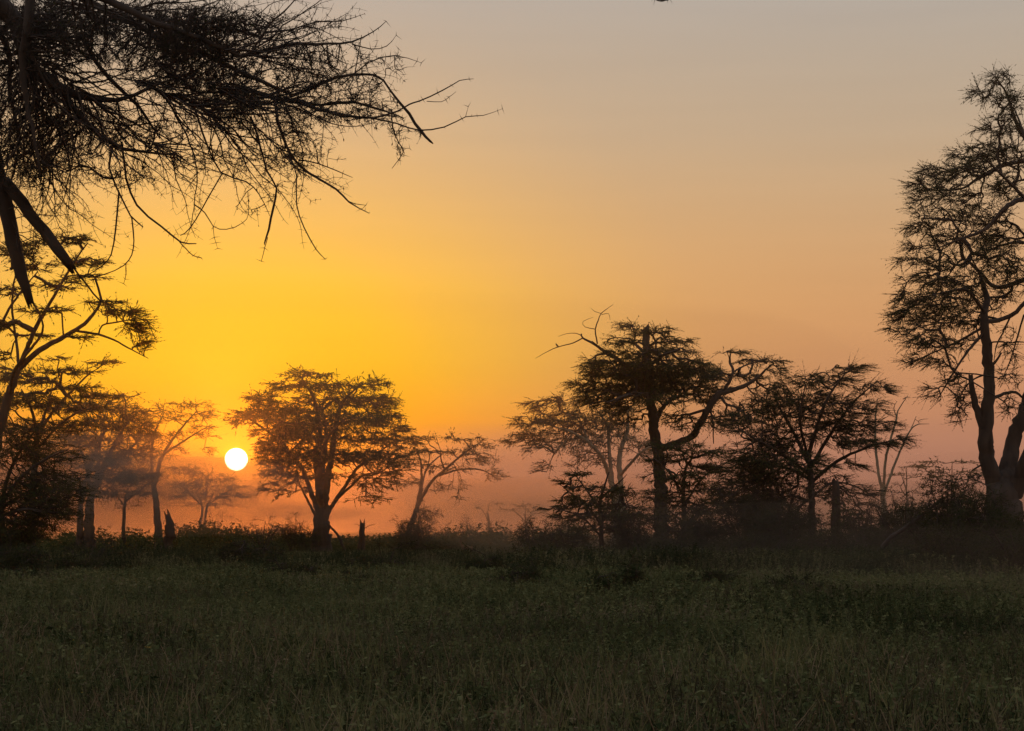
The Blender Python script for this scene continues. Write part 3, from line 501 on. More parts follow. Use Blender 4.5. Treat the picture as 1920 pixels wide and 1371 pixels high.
# ---- tall tree at the right edge
tree('acacia_tree', 'tallest acacia at the right edge, forked trunk with a broken snag', 'tree', 85, 1884,
     [('trunk', [(1890, 'g'), (1884, 980), (1876, 905)], [34, 30, 26], False), ('trunk', [(1870, 915), (1853, 862), (1848, 815), (1855, 745), (1852, 660), (1845, 600), (1850, 560, 1), (1838, 515, 1)], [17, 15, 14, 11, 9.5, 8, 6, 3], .55),
      ('snag', [(1856, 842), (1842, 800), (1830, 760), (1821, 714)], [9, 7.5, 6.5, 4.6], False, True), ('limb', [(1846, 868), (1832, 876), (1823, 882)], [2.2, 1.8, 1.4], False, True),
      ('trunk', [(1884, 915), (1896, 850, 1), (1914, 790, 1), (1938, 720, 1), (1955, 560, 1), (1958, 420, 1), (1940, 300, 1), (1918, 250, 1)], [18, 15, 13, 11, 9, 7, 5, 4], .5), ('trunk', [(1900, 930), (1932, 850, -1), (1980, 760, -2), (2030, 620, -3)], [16, 13, 10, 5], .5),
      ('limb', [(1938, 300, 1), (1900, 306, 0), (1871, 314, 0), (1832, 336, 0), (1801, 354, -1), (1735, 358, -1)], [4.5, 4, 3.6, 2.8, 2, .8]), ('limb', [(1957, 370, 1), (1920, 372, 0), (1885, 390, -1), (1850, 428, -1), (1797, 450, -2), (1762, 464, -2)], [5, 5, 4.6, 3.4, 2.2, 1]),
      ('limb', [(1957, 520, 1), (1920, 526, 2), (1866, 538, 2), (1836, 511, 2), (1806, 486, 2), (1775, 520, 2)], [5, 4.6, 4, 3.4, 2.4, 1]), ('limb', [(1846, 585), (1812, 545, -1), (1775, 548, -2), (1735, 556, -2)], [3.4, 2.6, 2, .8]),
      ('limb', [(1845, 612), (1808, 634, 0), (1775, 650, 1), (1703, 682, 1)], [3, 2.4, 1.8, .6]), ('limb', [(1846, 622), (1812, 662, -1), (1784, 705, -2), (1756, 752, -2)], [2.8, 2.2, 1.6, .6]), ('limb', [(1918, 255, 1), (1903, 222, 1), (1889, 179, 1), (1868, 146, 1)], [4, 3, 2.2, .9]),
      ('limb', [(1930, 280, 1), (1912, 230, 3), (1900, 200, 4)], [3, 2, .9]), ('limb', [(1860, 748), (1887, 737, 1), (1905, 736, 1), (1916, 745, 1)], [3.2, 2.8, 2.4, 1.8]), ('limb', [(1850, 604), (1880, 598, 1), (1905, 585, 1), (1928, 560, 1), (1945, 545, 1)], [4.5, 4.2, 4, 3.6, 3]),
      ('limb', [(1895, 592, 1), (1880, 625, 1), (1868, 650, 1), (1862, 690, 1)], [1.8, 1.6, 1.2, .5], False), ('limb', [(1920, 590, 1), (1905, 640, 1), (1893, 680, 1), (1872, 725, 1)], [1.8, 1.5, 1.2, .5]), ('limb', [(1853, 690), (1866, 680), (1876, 664)], [3.4, 2.6, 2], False, True),
      ('limb', [(1852, 700), (1820, 715, 1), (1800, 745, 2), (1782, 790, 2)], [2, 1.6, 1.2, .5]), ('limb', [(1956, 460, 1), (1900, 455, 5), (1850, 470, 7)], [4, 3, 1.2]), ('limb', [(1950, 400, 1), (1900, 350, -4), (1850, 300, -6)], [4, 3, 1.2]), ('limb', [(1958, 450, 1), (2020, 400, 2), (2080, 380, 2)], [5, 3.5, 1.5]), ('limb', [(1955, 560, 1), (2030, 520, -3), (2100, 500, -3)], [5, 3.5, 1.5])],
     [(1872, 148, 50, 38, 0.59, 1), (1848, 178, 70, 38, 0.46), (1895, 190, 60, 54, 0.53), (1885, 235, 90, 48, 0.46), (1840, 240, 50, 26, 0.26), (1812, 288, 80, 42, 0.53), (1862, 290, 90, 54, 0.53), (1905, 290, 60, 64, 0.59), (1770, 322, 100, 38, 0.59), (1826, 322, 110, 42, 0.59), (1740, 350, 80, 48, 0.59), (1800, 365, 110, 48, 0.53), (1890, 350, 90, 58, 0.53), (1730, 385, 70, 35, 0.39), (1850, 400, 110, 54, 0.53),
      (1775, 410, 110, 48, 0.53), (1725, 428, 70, 38, 0.46), (1800, 446, 110, 42, 0.66), (1740, 462, 100, 35, 0.46), (1880, 440, 90, 70, 0.59), (1715, 490, 80, 26, 0.46), (1775, 492, 100, 45, 0.53), (1850, 490, 100, 64, 0.59), (1740, 525, 110, 38, 0.53), (1800, 535, 110, 48, 0.72), (1710, 555, 90, 29, 0.59), (1765, 568, 130, 42, 0.85), (1860, 560, 100, 54, 0.53), (1700, 590, 80, 38, 0.59), (1765, 598, 120, 38, 0.72), (1820, 600, 80, 48, 0.46),
      (1715, 618, 100, 29, 0.46), (1740, 642, 110, 38, 0.59), (1800, 640, 80, 38, 0.39), (1715, 672, 60, 26, 0.46), (1765, 680, 80, 35, 0.39), (1790, 705, 60, 42, 0.33), (1755, 735, 50, 35, 0.39), (1812, 745, 60, 42, 0.53), (1800, 775, 50, 42, 0.33), (1895, 640, 50, 80, 0.23), (1890, 705, 50, 64, 0.20), (1890, 762, 40, 38, 0.39), (1905, 510, 60, 96, 0.46), (2010, 380, 160, 192, 0.20), (2080, 480, 160, 192, 0.20), (1990, 250, 110, 144, 0.20)],
     leaf=(0.089, 0.030), K=5, TL=.75, m=12, sweep=(-.4, 0, -.16), out_w=.3, horiz=.4, rnd=.55, droop=.1, dens=1 / 30., rt=.009)

# ------------------------------------------------------------------ thorn tree overhanging the camera's left
NR = 1.0
near_limbs = [
    ('trunk', [(-430, 'g', 1), (-410, 700, 1), (-360, 300, 1), (-300, 20, 1)], [70, 60, 50, 36], False),
    ('limb', [(-345, 230, 1), (-200, 60, .5), (-60, -20, 0), (30, 40, 0), (53, 118, 0), (110, 163, 0), (163, 181, 0), (220, 188, 0), (278, 165, 0), (330, 147, .2)], [30, 24, 20, 15, 13, 10, 6, 4, 3, 1.8], .35),
    ('limb', [(-300, 40, 1), (-150, -70, 1.2), (40, -60, 1.2), (180, 10, 1.0), (300, 70, .8), (400, 110, .6), (480, 150, .5), (545, 176, .5)], [28, 20, 11, 8, 6, 5, 4.2, 3.4], .4),
    ('limb', [(-60, -20, 0), (20, -60, -1), (150, -20, -1.4), (290, 40, -1.6), (380, 75, -1.6), (450, 106, -1.6)], [12, 9, 7, 5, 4, 3], .3),
    ('limb', [(-330, -60, 1), (-150, -40, .8), (-60, 120, .5), (-6, 320, .4), (12, 395, .4), (27, 455, .4), (41, 515, .4), (55, 562, .4)], [28, 24, 20, 17, 16, 15, 12, 7], False, True),
    ('limb', [(6, 340, .4), (41, 380, .2), (82, 433, .1), (110, 470, 0), (130, 497, 0)], [11, 10, 9.5, 9, 7], False, True),
    ('limb', [(110, 165, 0), (163, 233, -.1), (212, 270, -.2), (253, 283, -.2), (327, 290, -.2)], [6.5, 5, 3.8, 2.6, 1.4]),
    ('limb', [(212, 272, -.2), (204, 315, -.2), (220, 355, -.2), (245, 404, -.2), (268, 426, -.2)], [2.4, 2, 1.8, 1.5, 1], .3),
    ('limb', [(228, 266, .2), (237, 335, .2), (257, 384, .2), (302, 425, .2), (339, 453, .2), (368, 457, .2)], [2.6, 2.2, 2, 1.8, 1.4, .8], False),
    ('limb', [(335, 451, .2), (348, 466, .2), (362, 480, .2), (378, 484, .2)], [1.2, 1, .9, .7], False),
    ('limb', [(223, 360, -.2), (217, 430, -.2), (208, 478, -.2), (190, 500, -.2), (159, 519, -.2)], [1.8, 1.6, 1.3, 1, .6], False),
    ('limb', [(247, 408, -.2), (251, 450, -.2), (247, 478, -.2), (232, 498, -.2), (196, 515, -.2), (160, 522, -.2)], [1.4, 1.2, 1.1, 1, .8, .5], False),
    ('limb', [(236, 495, -.2), (236, 515, -.2), (232, 532, -.2)], [.9, .7, .4], False),
    ('limb', [(130, 490, 0), (163, 535, 0), (185, 560, 0), (195, 568, 0)], [2, 1.8, 1.6, 1], False),
    ('limb', [(364, 200, .4), (388, 270, .4), (415, 323, .4), (461, 341, .4), (486, 364, .4), (506, 405, .4)], [2.4, 2, 1.7, 1.4, 1.1, .6], .3),
    ('limb', [(417, 325, .4), (380, 388, .3), (356, 429, .3), (338, 442, .3)], [1.3, 1.2, 1, .6], False),
    ('limb', [(365, 384, .3), (385, 398, .3), (400, 425, .3), (425, 430, .3), (455, 418, .3), (466, 400, .3), (464, 360, .4)], [1.4, 1.1, .9, .8, .7, .6, .5], False),
    ('limb', [(400, 426, .3), (402, 445, .3), (408, 466, .3)], [.7, .6, .3], False),
    ('limb', [(450, 165, .5), (520, 184, .5), (565, 190, .5), (600, 197, .5), (665, 193, .5), (720, 208, .5), (757, 222, .5)], [5, 4.6, 4, 3.4, 2.8, 2, 1.2]),
    ('limb', [(545, 180, .5), (590, 163, .4), (627, 146, .4), (702, 140, .4), (731, 168, .4), (767, 215, .4), (790, 245, .4), (808, 266, .4)], [3.4, 3, 2.6, 2, 2, 2.6, 3, 2], .1, True),
    ('limb', [(560, 190, .5), (596, 205, .2), (650, 218, 0), (700, 222, -.1), (745, 208, -.1), (768, 196, -.1), (786, 190, -.1), (829, 171, -.1), (862, 151, -.1), (888, 148, -.1)], [3.4, 3, 2.4, 1.9, 1.5, 1.3, 1.2, 1.1, .8, .4], .1),
    ('limb', [(800, 190, -.1), (828, 191, -.1), (842, 182, -.1), (855, 172, -.1)], [.8, .7, .6, .4], False),
    ('limb', [(700, 222, -.1), (745, 232, 0), (786, 244, 0), (833, 239, 0), (873, 219, 0), (906, 217, 0), (942, 204, 0)], [1.6, 1.4, 1.3, 1.2, 1, .7, .3], False),
    ('limb', [(873, 219, 0), (878, 200, 0)], [.6, .3], False),
    ('limb', [(734, 205, .4), (737, 240, .4), (748, 268, .4), (756, 286, .4), (735, 316, .4)], [1.5, 1.3, 1.1, .9, .5], .3),
    ('limb', [(512, 180, .5), (518, 205, .3), (527, 255, .3), (548, 292, .3), (578, 325, .3), (629, 354, .3), (654, 379, .3), (692, 400, .3)], [3.2, 3.2, 3, 2.5, 2.2, 1.8, 1.4, .6], .1),
    ('limb', [(648, 374, .3), (665, 382, .3), (686, 385, .3)], [.9, .8, .4], False),
    ('limb', [(560, 300, .3), (596, 306, .2), (632, 321, .2), (661, 333, .2)], [1.5, 1.3, 1.1, .5], .2),
    ('limb', [(470, 220, .4), (487, 270, .3), (500, 320, .3), (519, 352, .3), (513, 387, .3), (504, 430, .3), (496, 456, .3)], [2.6, 2.2, 1.9, 1.7, 2.4, 2.2, 1.4], .1, True),
    ('limb', [(502, 445, .3), (496, 465, .3), (490, 490, .3)], [.9, .8, .5], False),
    ('limb', [(535, 270, .3), (556, 330, .2), (556, 383, .2), (570, 427, .2), (592, 467, .2), (610, 486, .2)], [1.4, 1.3, 1.2, 1.1, 1, .5], False),
    ('limb', [(450, 106, -1.6), (534, 84, -1.6), (575, 83, -1.5), (614, 82, -1.5), (660, 78, -1.5), (700, 60, -1.5), (724, 40, -1.5)], [4, 3.4, 2.6, 2.2, 1.6, 1, .5], .1),
    ('limb', [(470, 100, -1.6), (490, 70, -1.6), (515, 36, -1.6), (534, 20, -1.6), (556, -4, -1.6)], [2.4, 2, 1.7, 1.4, 1], .1),
    ('limb', [(500, 60, -1.6), (545, 56, -1.2), (595, 40, -1), (640, 40, -1), (684, 26, -1)], [1.8, 1.6, 1.4, 1, .4], .1),
    ('limb', [(665, 140, .4), (672, 100, .4), (678, 66, .4)], [1.3, 1.1, .7], .2),
    ('limb', [(660, 83, -1.5), (695, 92, -1.5), (725, 87, -1.5), (743, 66, -1.5)], [1.2, 1, .8, .4], False),
    ('limb', [(640, 160, .4), (690, 118, .3), (740, 104, .3), (790, 118, .3)], [1.5, 1.3, 1, .4], .1),
    ('limb', [(60, -60, -1), (52, 40, -1.2), (40, 130, -1.2), (60, 240, -1.2), (75, 330, -1.2)], [9, 7, 5, 3, 1.4], .2),
    ('limb', [(-60, 0, .8), (10, 80, 1.2), (20, 180, 1.4), (40, 280, 1.4)], [9, 6, 4, 1.5], .2),
    ('limb', [(150, 60, 1), (190, 130, 1.2), (260, 200, 1.2), (300, 260, 1.2)], [5, 4, 3, 1.3], .2),
    ('limb', [(20, -80, 1.5), (420, -130, 1.5), (900, -90, 1.2), (1180, -30, 1), (1225, -2, 1), (1252, 1, 1), (1258, -6, 1)], [16, 13, 8, 3, 1.6, 1.2, .8], False),
    ('limb', [(1228, -1, 1), (1240, 3, 1), (1246, 2, 1)], [.9, .8, .5], False),
]
near_pads = [
    (60, 60, 220, 130, 1.5, 0), (90, 40, 240, 120, 1.3, 1), (120, 70, 240, 140, 1.2, -1), (260, 40, 260, 90, 1.8, .8), (300, 95, 240, 90, 1.8, .6), (370, 60, 200, 110, 1.8, -1.4), (400, 120, 200, 90, 1.9, .6),
    (330, 150, 220, 70, 1.3, .4), (420, 180, 150, 70, 1.9, .5), (450, 40, 130, 60, 1.0, -1.5), (440, 225, 120, 60, 1.2, .3), (30, 170, 160, 160, 1.2, 0), (90, 230, 200, 140, 1.1, 0), (40, 290, 150, 120, 1.0, 0), (180, 250, 160, 110, .8, 0), (110, 300, 190, 70, .8, -.3),
    (290, 240, 160, 80, .55, 0), (340, 300, 160, 60, .3, 0), (240, 330, 140, 70, .25, 0), 
    (530, 100, 140, 60, .7, -1.5), (560, 150, 150, 60, .9, .4), (620, 110, 140, 60, .55, -1.3), (640, 170, 150, 60, .8, .4), (620, 215, 160, 40, .8, 0), (700, 180, 110, 60, .5, .4), (690, 215, 110, 40, .6, 0), (720, 120, 100, 50, .4, .3), (540, 240, 120, 60, .6, .3), (530, 300, 90, 60, .6, .3), (590, 270, 110, 40, .25, .2),
    (750, 240, 70, 50, .4, .3), (745, 275, 40, 40, .4, .4), (580, 50, 120, 40, .35, -1), (430, 290, 100, 50, .4, .4), (500, 350, 60, 50, .3, .3), (450, 390, 60, 40, .12, .3), (-120, 150, 240, 250, .25, 0),
]
tree('thorn_acacia', 'near thorny acacia whose bare twigs overhang the top left corner', 'tree', 18, -430, near_limbs, near_pads,
     leaf=(.03, .01), K=2, TL=.18, m=2, dens=1 / 95., bf=.7, out_w=.2, sweep=(.3, 0, -.2), horiz=.1, rnd=.6, droop=.25, rt=.0028, tip_r=.0022, seg=.12, jitter=.35, thorn=(.065, .0032, .075), maxcnt=3, leafm=SHRUBL)

# thorns along the bare hand-laid end twigs are part of the same tree
def limb_thorns():
    root = bpy.data.objects.get('thorn_acacia'); d = 18.0; tm = MB(); org = np.array(root.location)
    for L in near_limbs:
        if L[2][-1] > 1.3 or len(L[1]) < 2: continue
        pts, s = catmull([P(q[0], q[1], d + (q[2] if len(q) > 2 else 0)) for q in L[1]], .045)
        r = np.interp(s, np.linspace(0, 1, len(L[2])), L[2]); pts = pts[r < 1.8]
        if len(pts) < 3: continue
        ax = unit(np.gradient(pts, axis=0)); keep = rng.uniform(size=len(pts)) < .55; pts, ax = pts[keep], ax[keep]
        sd = unit(np.cross(ax, rng.normal(size=ax.shape)))
        for sg in (1, -1):
            spikes(tm, pts - org, unit(sd * sg + rng.normal(size=ax.shape) * .25), .07 * rng.uniform(.5, 1.2, len(pts)), .0036)
    tm.build('thorns', TWIG, root)['kind'] = 'stuff'
    for o in root.children:
        if o.name.startswith('thorns'): o['kind'] = 'stuff'
limb_thorns()
def near_shoots():
    """Long whippy shoots that fan out of the near tree's limbs, each with side twigs and thorns."""
    root = bpy.data.objects.get('thorn_acacia'); org = np.array(root.location); d = 18.0; mpp = d / F
    #       from px,py   to px,py   angles (0 = right, 90 = down)  length px  count  depth
    hubs = [((40, 90), (170, 185), (-15, 100), (150, 400), 46, 0), ((250, 150), (400, 215), (-12, 55), (120, 380), 41, .4), ((380, 150), (470, 200), (-25, 40), (100, 340), 24, .4), ((60, -10), (440, 60), (-10, 45), (120, 330), 40, .2),
            ((10, -10), (70, 200), (45, 105), (120, 300), 43, 0), ((400, 90), (500, 110), (-40, 20), (90, 250), 18, -1.5), ((470, 180), (560, 195), (-15, 75), (80, 240), 18, .4), ((150, 200), (330, 290), (-5, 80), (70, 190), 18, -.2), ((480, 240), (545, 300), (10, 75), (50, 140), 11, .3), ((-10, 200), (110, 300), (62, 112), (90, 270), 26, .1), ((0, 330), (40, 480), (-30, 80), (50, 130), 15, .2)]
    mb = MB(); tm = MB(); lf = MB()
    def grow(p, a, dep, L, r0, r1, step, noise, curl, kids, lvl):
        n = len(p); k = np.maximum((L / step).astype(int), 2); K = int(k.max()); pos = p.copy(); ang = a.copy(); dp = dep.copy(); Q = [pos.copy()]; AN = [ang.copy()]
        for i in range(K):
            ang = ang + rng.normal(size=n) * noise + curl * step * np.where(a > 50, (88 - ang) / 90, (-4 - ang) / 40) * 1.6
            dp = dp * .97 + rng.normal(size=n) * .06
            dr = unit(np.stack([np.cos(np.radians(ang)), dp, -np.sin(np.radians(ang))], 1)); pos = pos + dr * step; Q.append(pos.copy()); AN.append(ang.copy())
        for i in range(K):
            m = k > i; f0 = i / k[m]; f1 = (i + 1) / k[m]; A, B = Q[i][m], Q[i + 1][m]
            ra = r0[m] * (1 - f0) + r1 * f0; rb = r0[m] * (1 - f1) + r1 * f1
            prisms(mb, A - org, B - org, ra, rb, 4 if lvl == 0 else 3)
            th = (ra < .0042) & (rng.uniform(size=len(A)) < step / .065)
            if th.any():
                ax = unit(B - A)[th]; sd = unit(np.cross(ax, rng.normal(size=ax.shape)))
                for sg in (1, -1): spikes(tm, A[th] - org, unit(sd * sg + rng.normal(size=ax.shape) * .25), .055 * rng.uniform(.4, 1.2, len(ax)), .0026)
            if lvl == 2:
                lm = rng.uniform(size=len(A)) < .5
                if lm.any(): leaves(lf, B[lm] - org, rng.normal(size=(lm.sum(), 3)), .03, .012)
        if kids:
            sp, (l0, l1), spread = kids
            for i in range(2, K):
                m = (k > i) & (rng.uniform(size=n) < step / sp)
                c = int(m.sum())
                if not c: continue
                sg = np.where(rng.uniform(size=c) < .5, 1, -1); left = 1 - i / k[m]
                grow(Q[i][m], AN[i][m] + sg * rng.uniform(18, spread, c), rng.normal(size=c) * .5, rng.uniform(l0, l1, c) * (.45 + .7 * left), np.minimum(r0[m] * (1 - i / k[m]) * .7 + .0012, .0045), .0011, .07 if lvl == 0 else .05, 13., .7, ((.15, (.06, .16), 65) if lvl == 0 else None), lvl + 1)
    for (x0, y0), (x1, y1), (a0, a1), (l0, l1), n, dy in hubs:
        f = rng.uniform(size=n); yy = d + dy + rng.normal(size=n) * .45; px = x0 + (x1 - x0) * f; py = y0 + (y1 - y0) * f
        p = np.stack([(px - 960) / F * yy, yy, H - (py - HY) / F * yy], 1)
        L = rng.uniform(l0, l1, n) * mpp
        grow(p, rng.uniform(a0, a1, n), rng.normal(size=n) * .35, L, np.clip(.0035 + L * .0042, .004, .013), .0014, .07, 9., 1., (.16, (.14, .55), 55), 0)
    o = mb.build('shoots', TWIG, root); o['kind'] = 'stuff'
    o = tm.build('thorns', TWIG, root); o['kind'] = 'stuff'
    o = lf.build('leaflets', SHRUBL, root); o['kind'] = 'stuff'
near_shoots()

# ------------------------------------------------------------------ bushes, stumps and dead wood
def bush(name, label, d, px, ytop, w, h, dens=1.0, cat='bush', nst=6, flat=False, **kw):
    """A bush of several stems from one base, its crown w by h photo pixels."""
    gy = HY + H * F / d; cyp = ytop + h / 2; limbs, pads = [], []
    for k in range(nst):
        a = rng.uniform(-.42, .42) * w; tp = ytop + h * rng.uniform(.1, .55); dy = rng.uniform(-.4, .4) * w * d / F
        limbs.append(('stem', [(px + rng.uniform(-.04, .04) * w, 'g'), (px + a * .4, (gy + tp) / 2, dy * .4), (px + a, tp, dy)], [max(.9, w * .018), max(.7, w * .013), .4], .3))
    for k in range(5):
        fx = rng.uniform(-.28, .28); pw = w * rng.uniform(.45, .65); ph = h * (rng.uniform(.25, .35) if flat else rng.uniform(.4, .6))
        pads.append((px + fx * w, ytop + ph / 2 + h * (abs(fx) * .5 + rng.uniform(0, .35)), pw, ph, dens))
        pads.append((px + rng.uniform(-.48, .48) * w, ytop + h * rng.uniform(-.08, .5), w * .16, h * .14, dens * .8))
    pads.append((px, ytop + h * .62, w * .9, h * .5, dens)); pads.append((px - w * .12, ytop + h * .88, w * .8, h * .4, dens)); pads.append((px + w * .2, ytop + h, w * .7, h * .4, dens * .8))
    a = dict(leaf=(max(.08, 2.0 * d / F), max(.03, .8 * d / F)), K=4, TL=max(.35, 15 * d / F), m=7, dens=1 / 42., out_w=.45, horiz=.2, rnd=.75, droop=.1, leafm=SHRUBL, rt=.006, tip_r=.004, leaf_vert=.3)
    a.update(kw)
    return tree(name, label, cat, d, px, limbs, pads, **a)

bush('bare_shrub', 'sparse bare shrub below the sun, left of the broad trunk', 165, 490, 970, 82, 62, .35, 'shrub', 9, m=2)
bush('round_bush', 'dense rounded bush touching the left side of the broad trunk', 168, 548, 967, 62, 60, 1.6)
bush('low_bush', 'low bush pressed against the foot of the broad trunk', 170, 580, 988, 44, 40, 1.5)
bush('round_bush', 'dense bush smothering the base of the leaning misty acacia', 184, 782, 956, 92, 80, 2.6)
bush('creeper_bush', 'climbing bush reaching up the leaning acacia stem', 200, 798, 940, 46, 40, 1.2, nst=4)
bush('small_acacia', 'small umbrella-shaped acacia alone in the gap of far bushes', 210, 885, 970, 56, 52, 1.0, 'tree', 5, True)
bush('low_bush', 'low far bush between leaning acacia and small umbrella acacia', 215, 842, 984, 44, 38, 1.2)
bush('low_bush', 'sparse pale bush just right of the small umbrella acacia', 220, 930, 982, 40, 40, .6)
bush('dense_bush', 'leftmost dense bush at the edge of the right-hand tree group', 110, 995, 972, 90, 75, 1.6)
bush('dense_bush', 'dense dark bush under the swept young acacia', 106, 1066, 962, 120, 85, 1.5)
bush('dense_bush', 'wide dark bush at the foot of the gnarled trunk', 104, 1195, 968, 130, 90, 1.4)
bush('dense_bush', 'tall dark thicket between gnarled acacia and thorn tree', 96, 1395, 890, 150, 160, 1.3, nst=9)
bush('dense_bush', 'shadowed thicket before the gnarled acacia and understorey acacia', 98, 1300, 950, 150, 110, 1.5)
bush('dense_bush', 'tall dark tangle left of the thorn tree trunk', 97, 1450, 865, 150, 170, 1.1, nst=10)
bush('dense_bush', 'dark tangle between gnarled trunk and swept young acacia', 101, 1190, 915, 130, 120, 1.0, nst=9)
bush('dense_bush', 'dark bush at the base of the outswept thorn tree', 92, 1475, 925, 140, 130, 1.4, nst=8)
bush('bare_shrub', 'wiry leafless shrub beside the draped snag', 96, 1610, 925, 130, 120, .6, 'shrub', 12, m=3)
bush('bare_shrub', 'fine bare shrub between pale misty tree and right-hand thicket', 90, 1695, 905, 150, 130, .7, 'shrub', 14, m=3)
bush('thorn_bush', 'upright thorny bush left of the forked right-edge trunk', 78, 1775, 872, 190, 165, 1.0, 'bush', 14, m=5)
bush('thorn_bush', 'broad dark thorny bush in front of the forked right-edge trunk', 74, 1868, 900, 200, 180, 1.1, 'bush', 10)
bush('low_bush', 'low dark bush below the leaning dead trunk', 70, 1790, 965, 240, 130, 1.1)
bush('low_bush', 'dark scrub at the right edge under the tallest acacia', 66, 1915, 950, 170, 160, 1.1)
bush('low_bush', 'low scrub at the foot of the wiry leafless shrub', 84, 1645, 995, 150, 80, 1.1)
bush('low_bush', 'wide dark scrub filling below the thorn tree trunk', 86, 1545, 985, 150, 80, 1.3)
bush('dense_bush', 'dark tangle behind the leaning dead trunk', 86, 1700, 930, 150, 120, 1.0, nst=9)
bush('dense_bush', 'dark tangle right of the draped snag', 90, 1625, 950, 120, 100, .9, nst=8)
bush('low_bush', 'dark scrub along the foot of the tall thicket', 88, 1400, 990, 170, 80, 1.4)
bush('low_bush', 'dark scrub between swept young acacia and understorey acacia', 92, 1240, 990, 170, 80, 1.3)
bush('low_bush', 'dark scrub at the left edge under the thorn tree', 66, 20, 1010, 150, 90, 1.3)
bush('low_bush', 'low bush below the twin misty trunks', 95, 165, 1010, 110, 60, 1.1)
bush('low_bush', 'low bush between left scrub and the broken stump', 98, 235, 1014, 90, 52, 1.0)
bush('leafy_bush', 'leafy bush in the grass below the sun', 88, 470, 998, 120, 80, 2.16)
bush('leafy_bush', 'dark rounded bush in the grass below the broad acacia', 62, 560, 1042, 140, 82, 2.16)
bush('leafy_bush', 'wide low bush in the grass below the upright post stump', 80, 720, 1021, 150, 69, 1.80)
bush('leafy_bush', 'tall leafy plant clump standing in the middle of the meadow', 52, 975, 1053, 90, 97, 1.26, m=5)
bush('leafy_bush', 'low leafy clump right of the antelope', 70, 905, 1031, 90, 69, 1.62)
bush('broadleaf_plant', 'broad-leaved plant with drooping leaves below the young acacia', 46, 1128, 1070, 60, 80, .55, 'plant', 5, leaf=(.14, .06), m=3)
bush('broadleaf_plant', 'taller broad-leaved plant right of its drooping twin', 50, 1185, 1046, 76, 98, .55, 'plant', 6, leaf=(.13, .055), m=3)
bush('leafy_bush', 'dark leafy bush in the meadow below the thorn tree', 52, 1330, 1066, 130, 69, 1.80)
bush('leafy_bush', 'dark bush in the meadow below the wiry shrub', 48, 1480, 1086, 150, 69, 1.62)

bush('leafy_bush', 'dark bush in the meadow left of the sun, above the straight twig', 74, 150, 1036, 130, 62, 1.65)
bush('leafy_bush', 'dark bush near the left edge of the meadow', 58, 40, 1062, 120, 66, 1.35)
bush('leafy_bush', 'small dark bush in the meadow right of the rounded one', 54, 690, 1078, 90, 56, 1.50)
bush('leafy_bush', 'brownish low bush in the middle of the meadow', 44, 850, 1125, 120, 52, 1.20)
bush('leafy_bush', 'dark bush at the right of the meadow below the thorny bush', 46, 1700, 1100, 150, 64, 1.20)
tree('tree_stump', 'ragged broken tree stump standing beside the slim misty acacia', 'stump', 140, 316,
     [('trunk', [(313, 'g'), (314, 1020), (317, 995), (319, 982), (314, 968)], [8, 7.5, 8.5, 7, 4.5], False, True), ('broken_edge', [(320, 990), (322, 980), (320, 974)], [4.5, 3.5, 2], False, True)], [], jitter=.2)
tree('post_stump', 'upright snapped trunk like a post, right of the broad acacia', 'stump', 180, 680,
     [('trunk', [(679, 'g'), (679, 1005), (680, 984)], [6.5, 5.5, 5.2], False, True), ('twig', [(682, 992), (694, 985), (704, 984)], [.6, .5, .3], False), ('twig', [(677, 990), (670, 983), (664, 984)], [.6, .5, .3], False)], [])
tree('fallen_branch', 'dead branch propped against the broad acacia trunk', 'branch', 170, 645,
     [('stem', [(652, 'g'), (636, 1008), (622, 990), (612, 978)], [2.6, 2.6, 2.2, 1.6], False)], [])
tree('leaning_trunk', 'dead trunk leaning across the thicket at the right', 'trunk', 78, 1630,
     [('stem', [(1615, 'g'), (1660, 1020), (1705, 985), (1768, 934)], [5, 4.6, 4, 2.6], False, True), ('branch', [(1700, 990), (1722, 958), (1738, 950)], [2, 1.4, .8], False)], [])
tree('draped_snag', 'dead snag draped with creeper beside the thorn tree', 'stump', 95, 1568,
     [('trunk', [(1569, 'g'), (1567, 985), (1569, 935), (1566, 905)], [10, 9, 8, 6], .3, True)], [(1568, 930, 40, 50, 1), (1575, 970, 36, 60, .6), (1590, 960, 50, 60, .4)], leaf=(.14, .05), K=3, TL=.5, m=5, droop=.7)

# pale trees far off in the mist
def far_tree(label, d, px, pads, trunk_y):
    tree('acacia_tree', label, 'tree', d, px, [('trunk', [(px, 'g'), (px + 2, (995 + trunk_y) / 2), (px - 2, trunk_y)], [3, 2.4, 1.6], .5)] +
         [('limb', [(px, trunk_y + 14), ((px + p[0]) / 2, (trunk_y + 10 + p[1]) / 2, rng.uniform(-4, 4)), (p[0], p[1] + 1, rng.uniform(-6, 6))], [1.4, 1, .5]) for p in pads],
         pads, leaf=(.5, .2), K=3, TL=1.6, m=5, dens=1 / 26., horiz=.95, droop=0)
far_tree('faint flat-topped acacia far in the mist left of the right-hand group', 350, 985, [(985, 948, 70, 8, 1), (960, 955, 60, 7, .8), (1005, 960, 70, 8, .8)], 965)
far_tree('very faint low acacia in the mist above the small umbrella acacia', 400, 915, [(915, 944, 60, 6, .8), (900, 951, 60, 6, .7)], 962)
far_tree('faint flat-layered acacia in the mist beneath the tallest right-edge tree', 300, 1785, [(1785, 866, 150, 8, .8), (1730, 876, 90, 7, .8), (1800, 884, 130, 8, .7), (1760, 895, 120, 8, .6)], 910)
far_tree('faint acacia in the mist behind the pale bare tree', 320, 1700, [(1700, 876, 90, 7, .6), (1690, 890, 90, 8, .6)], 910)

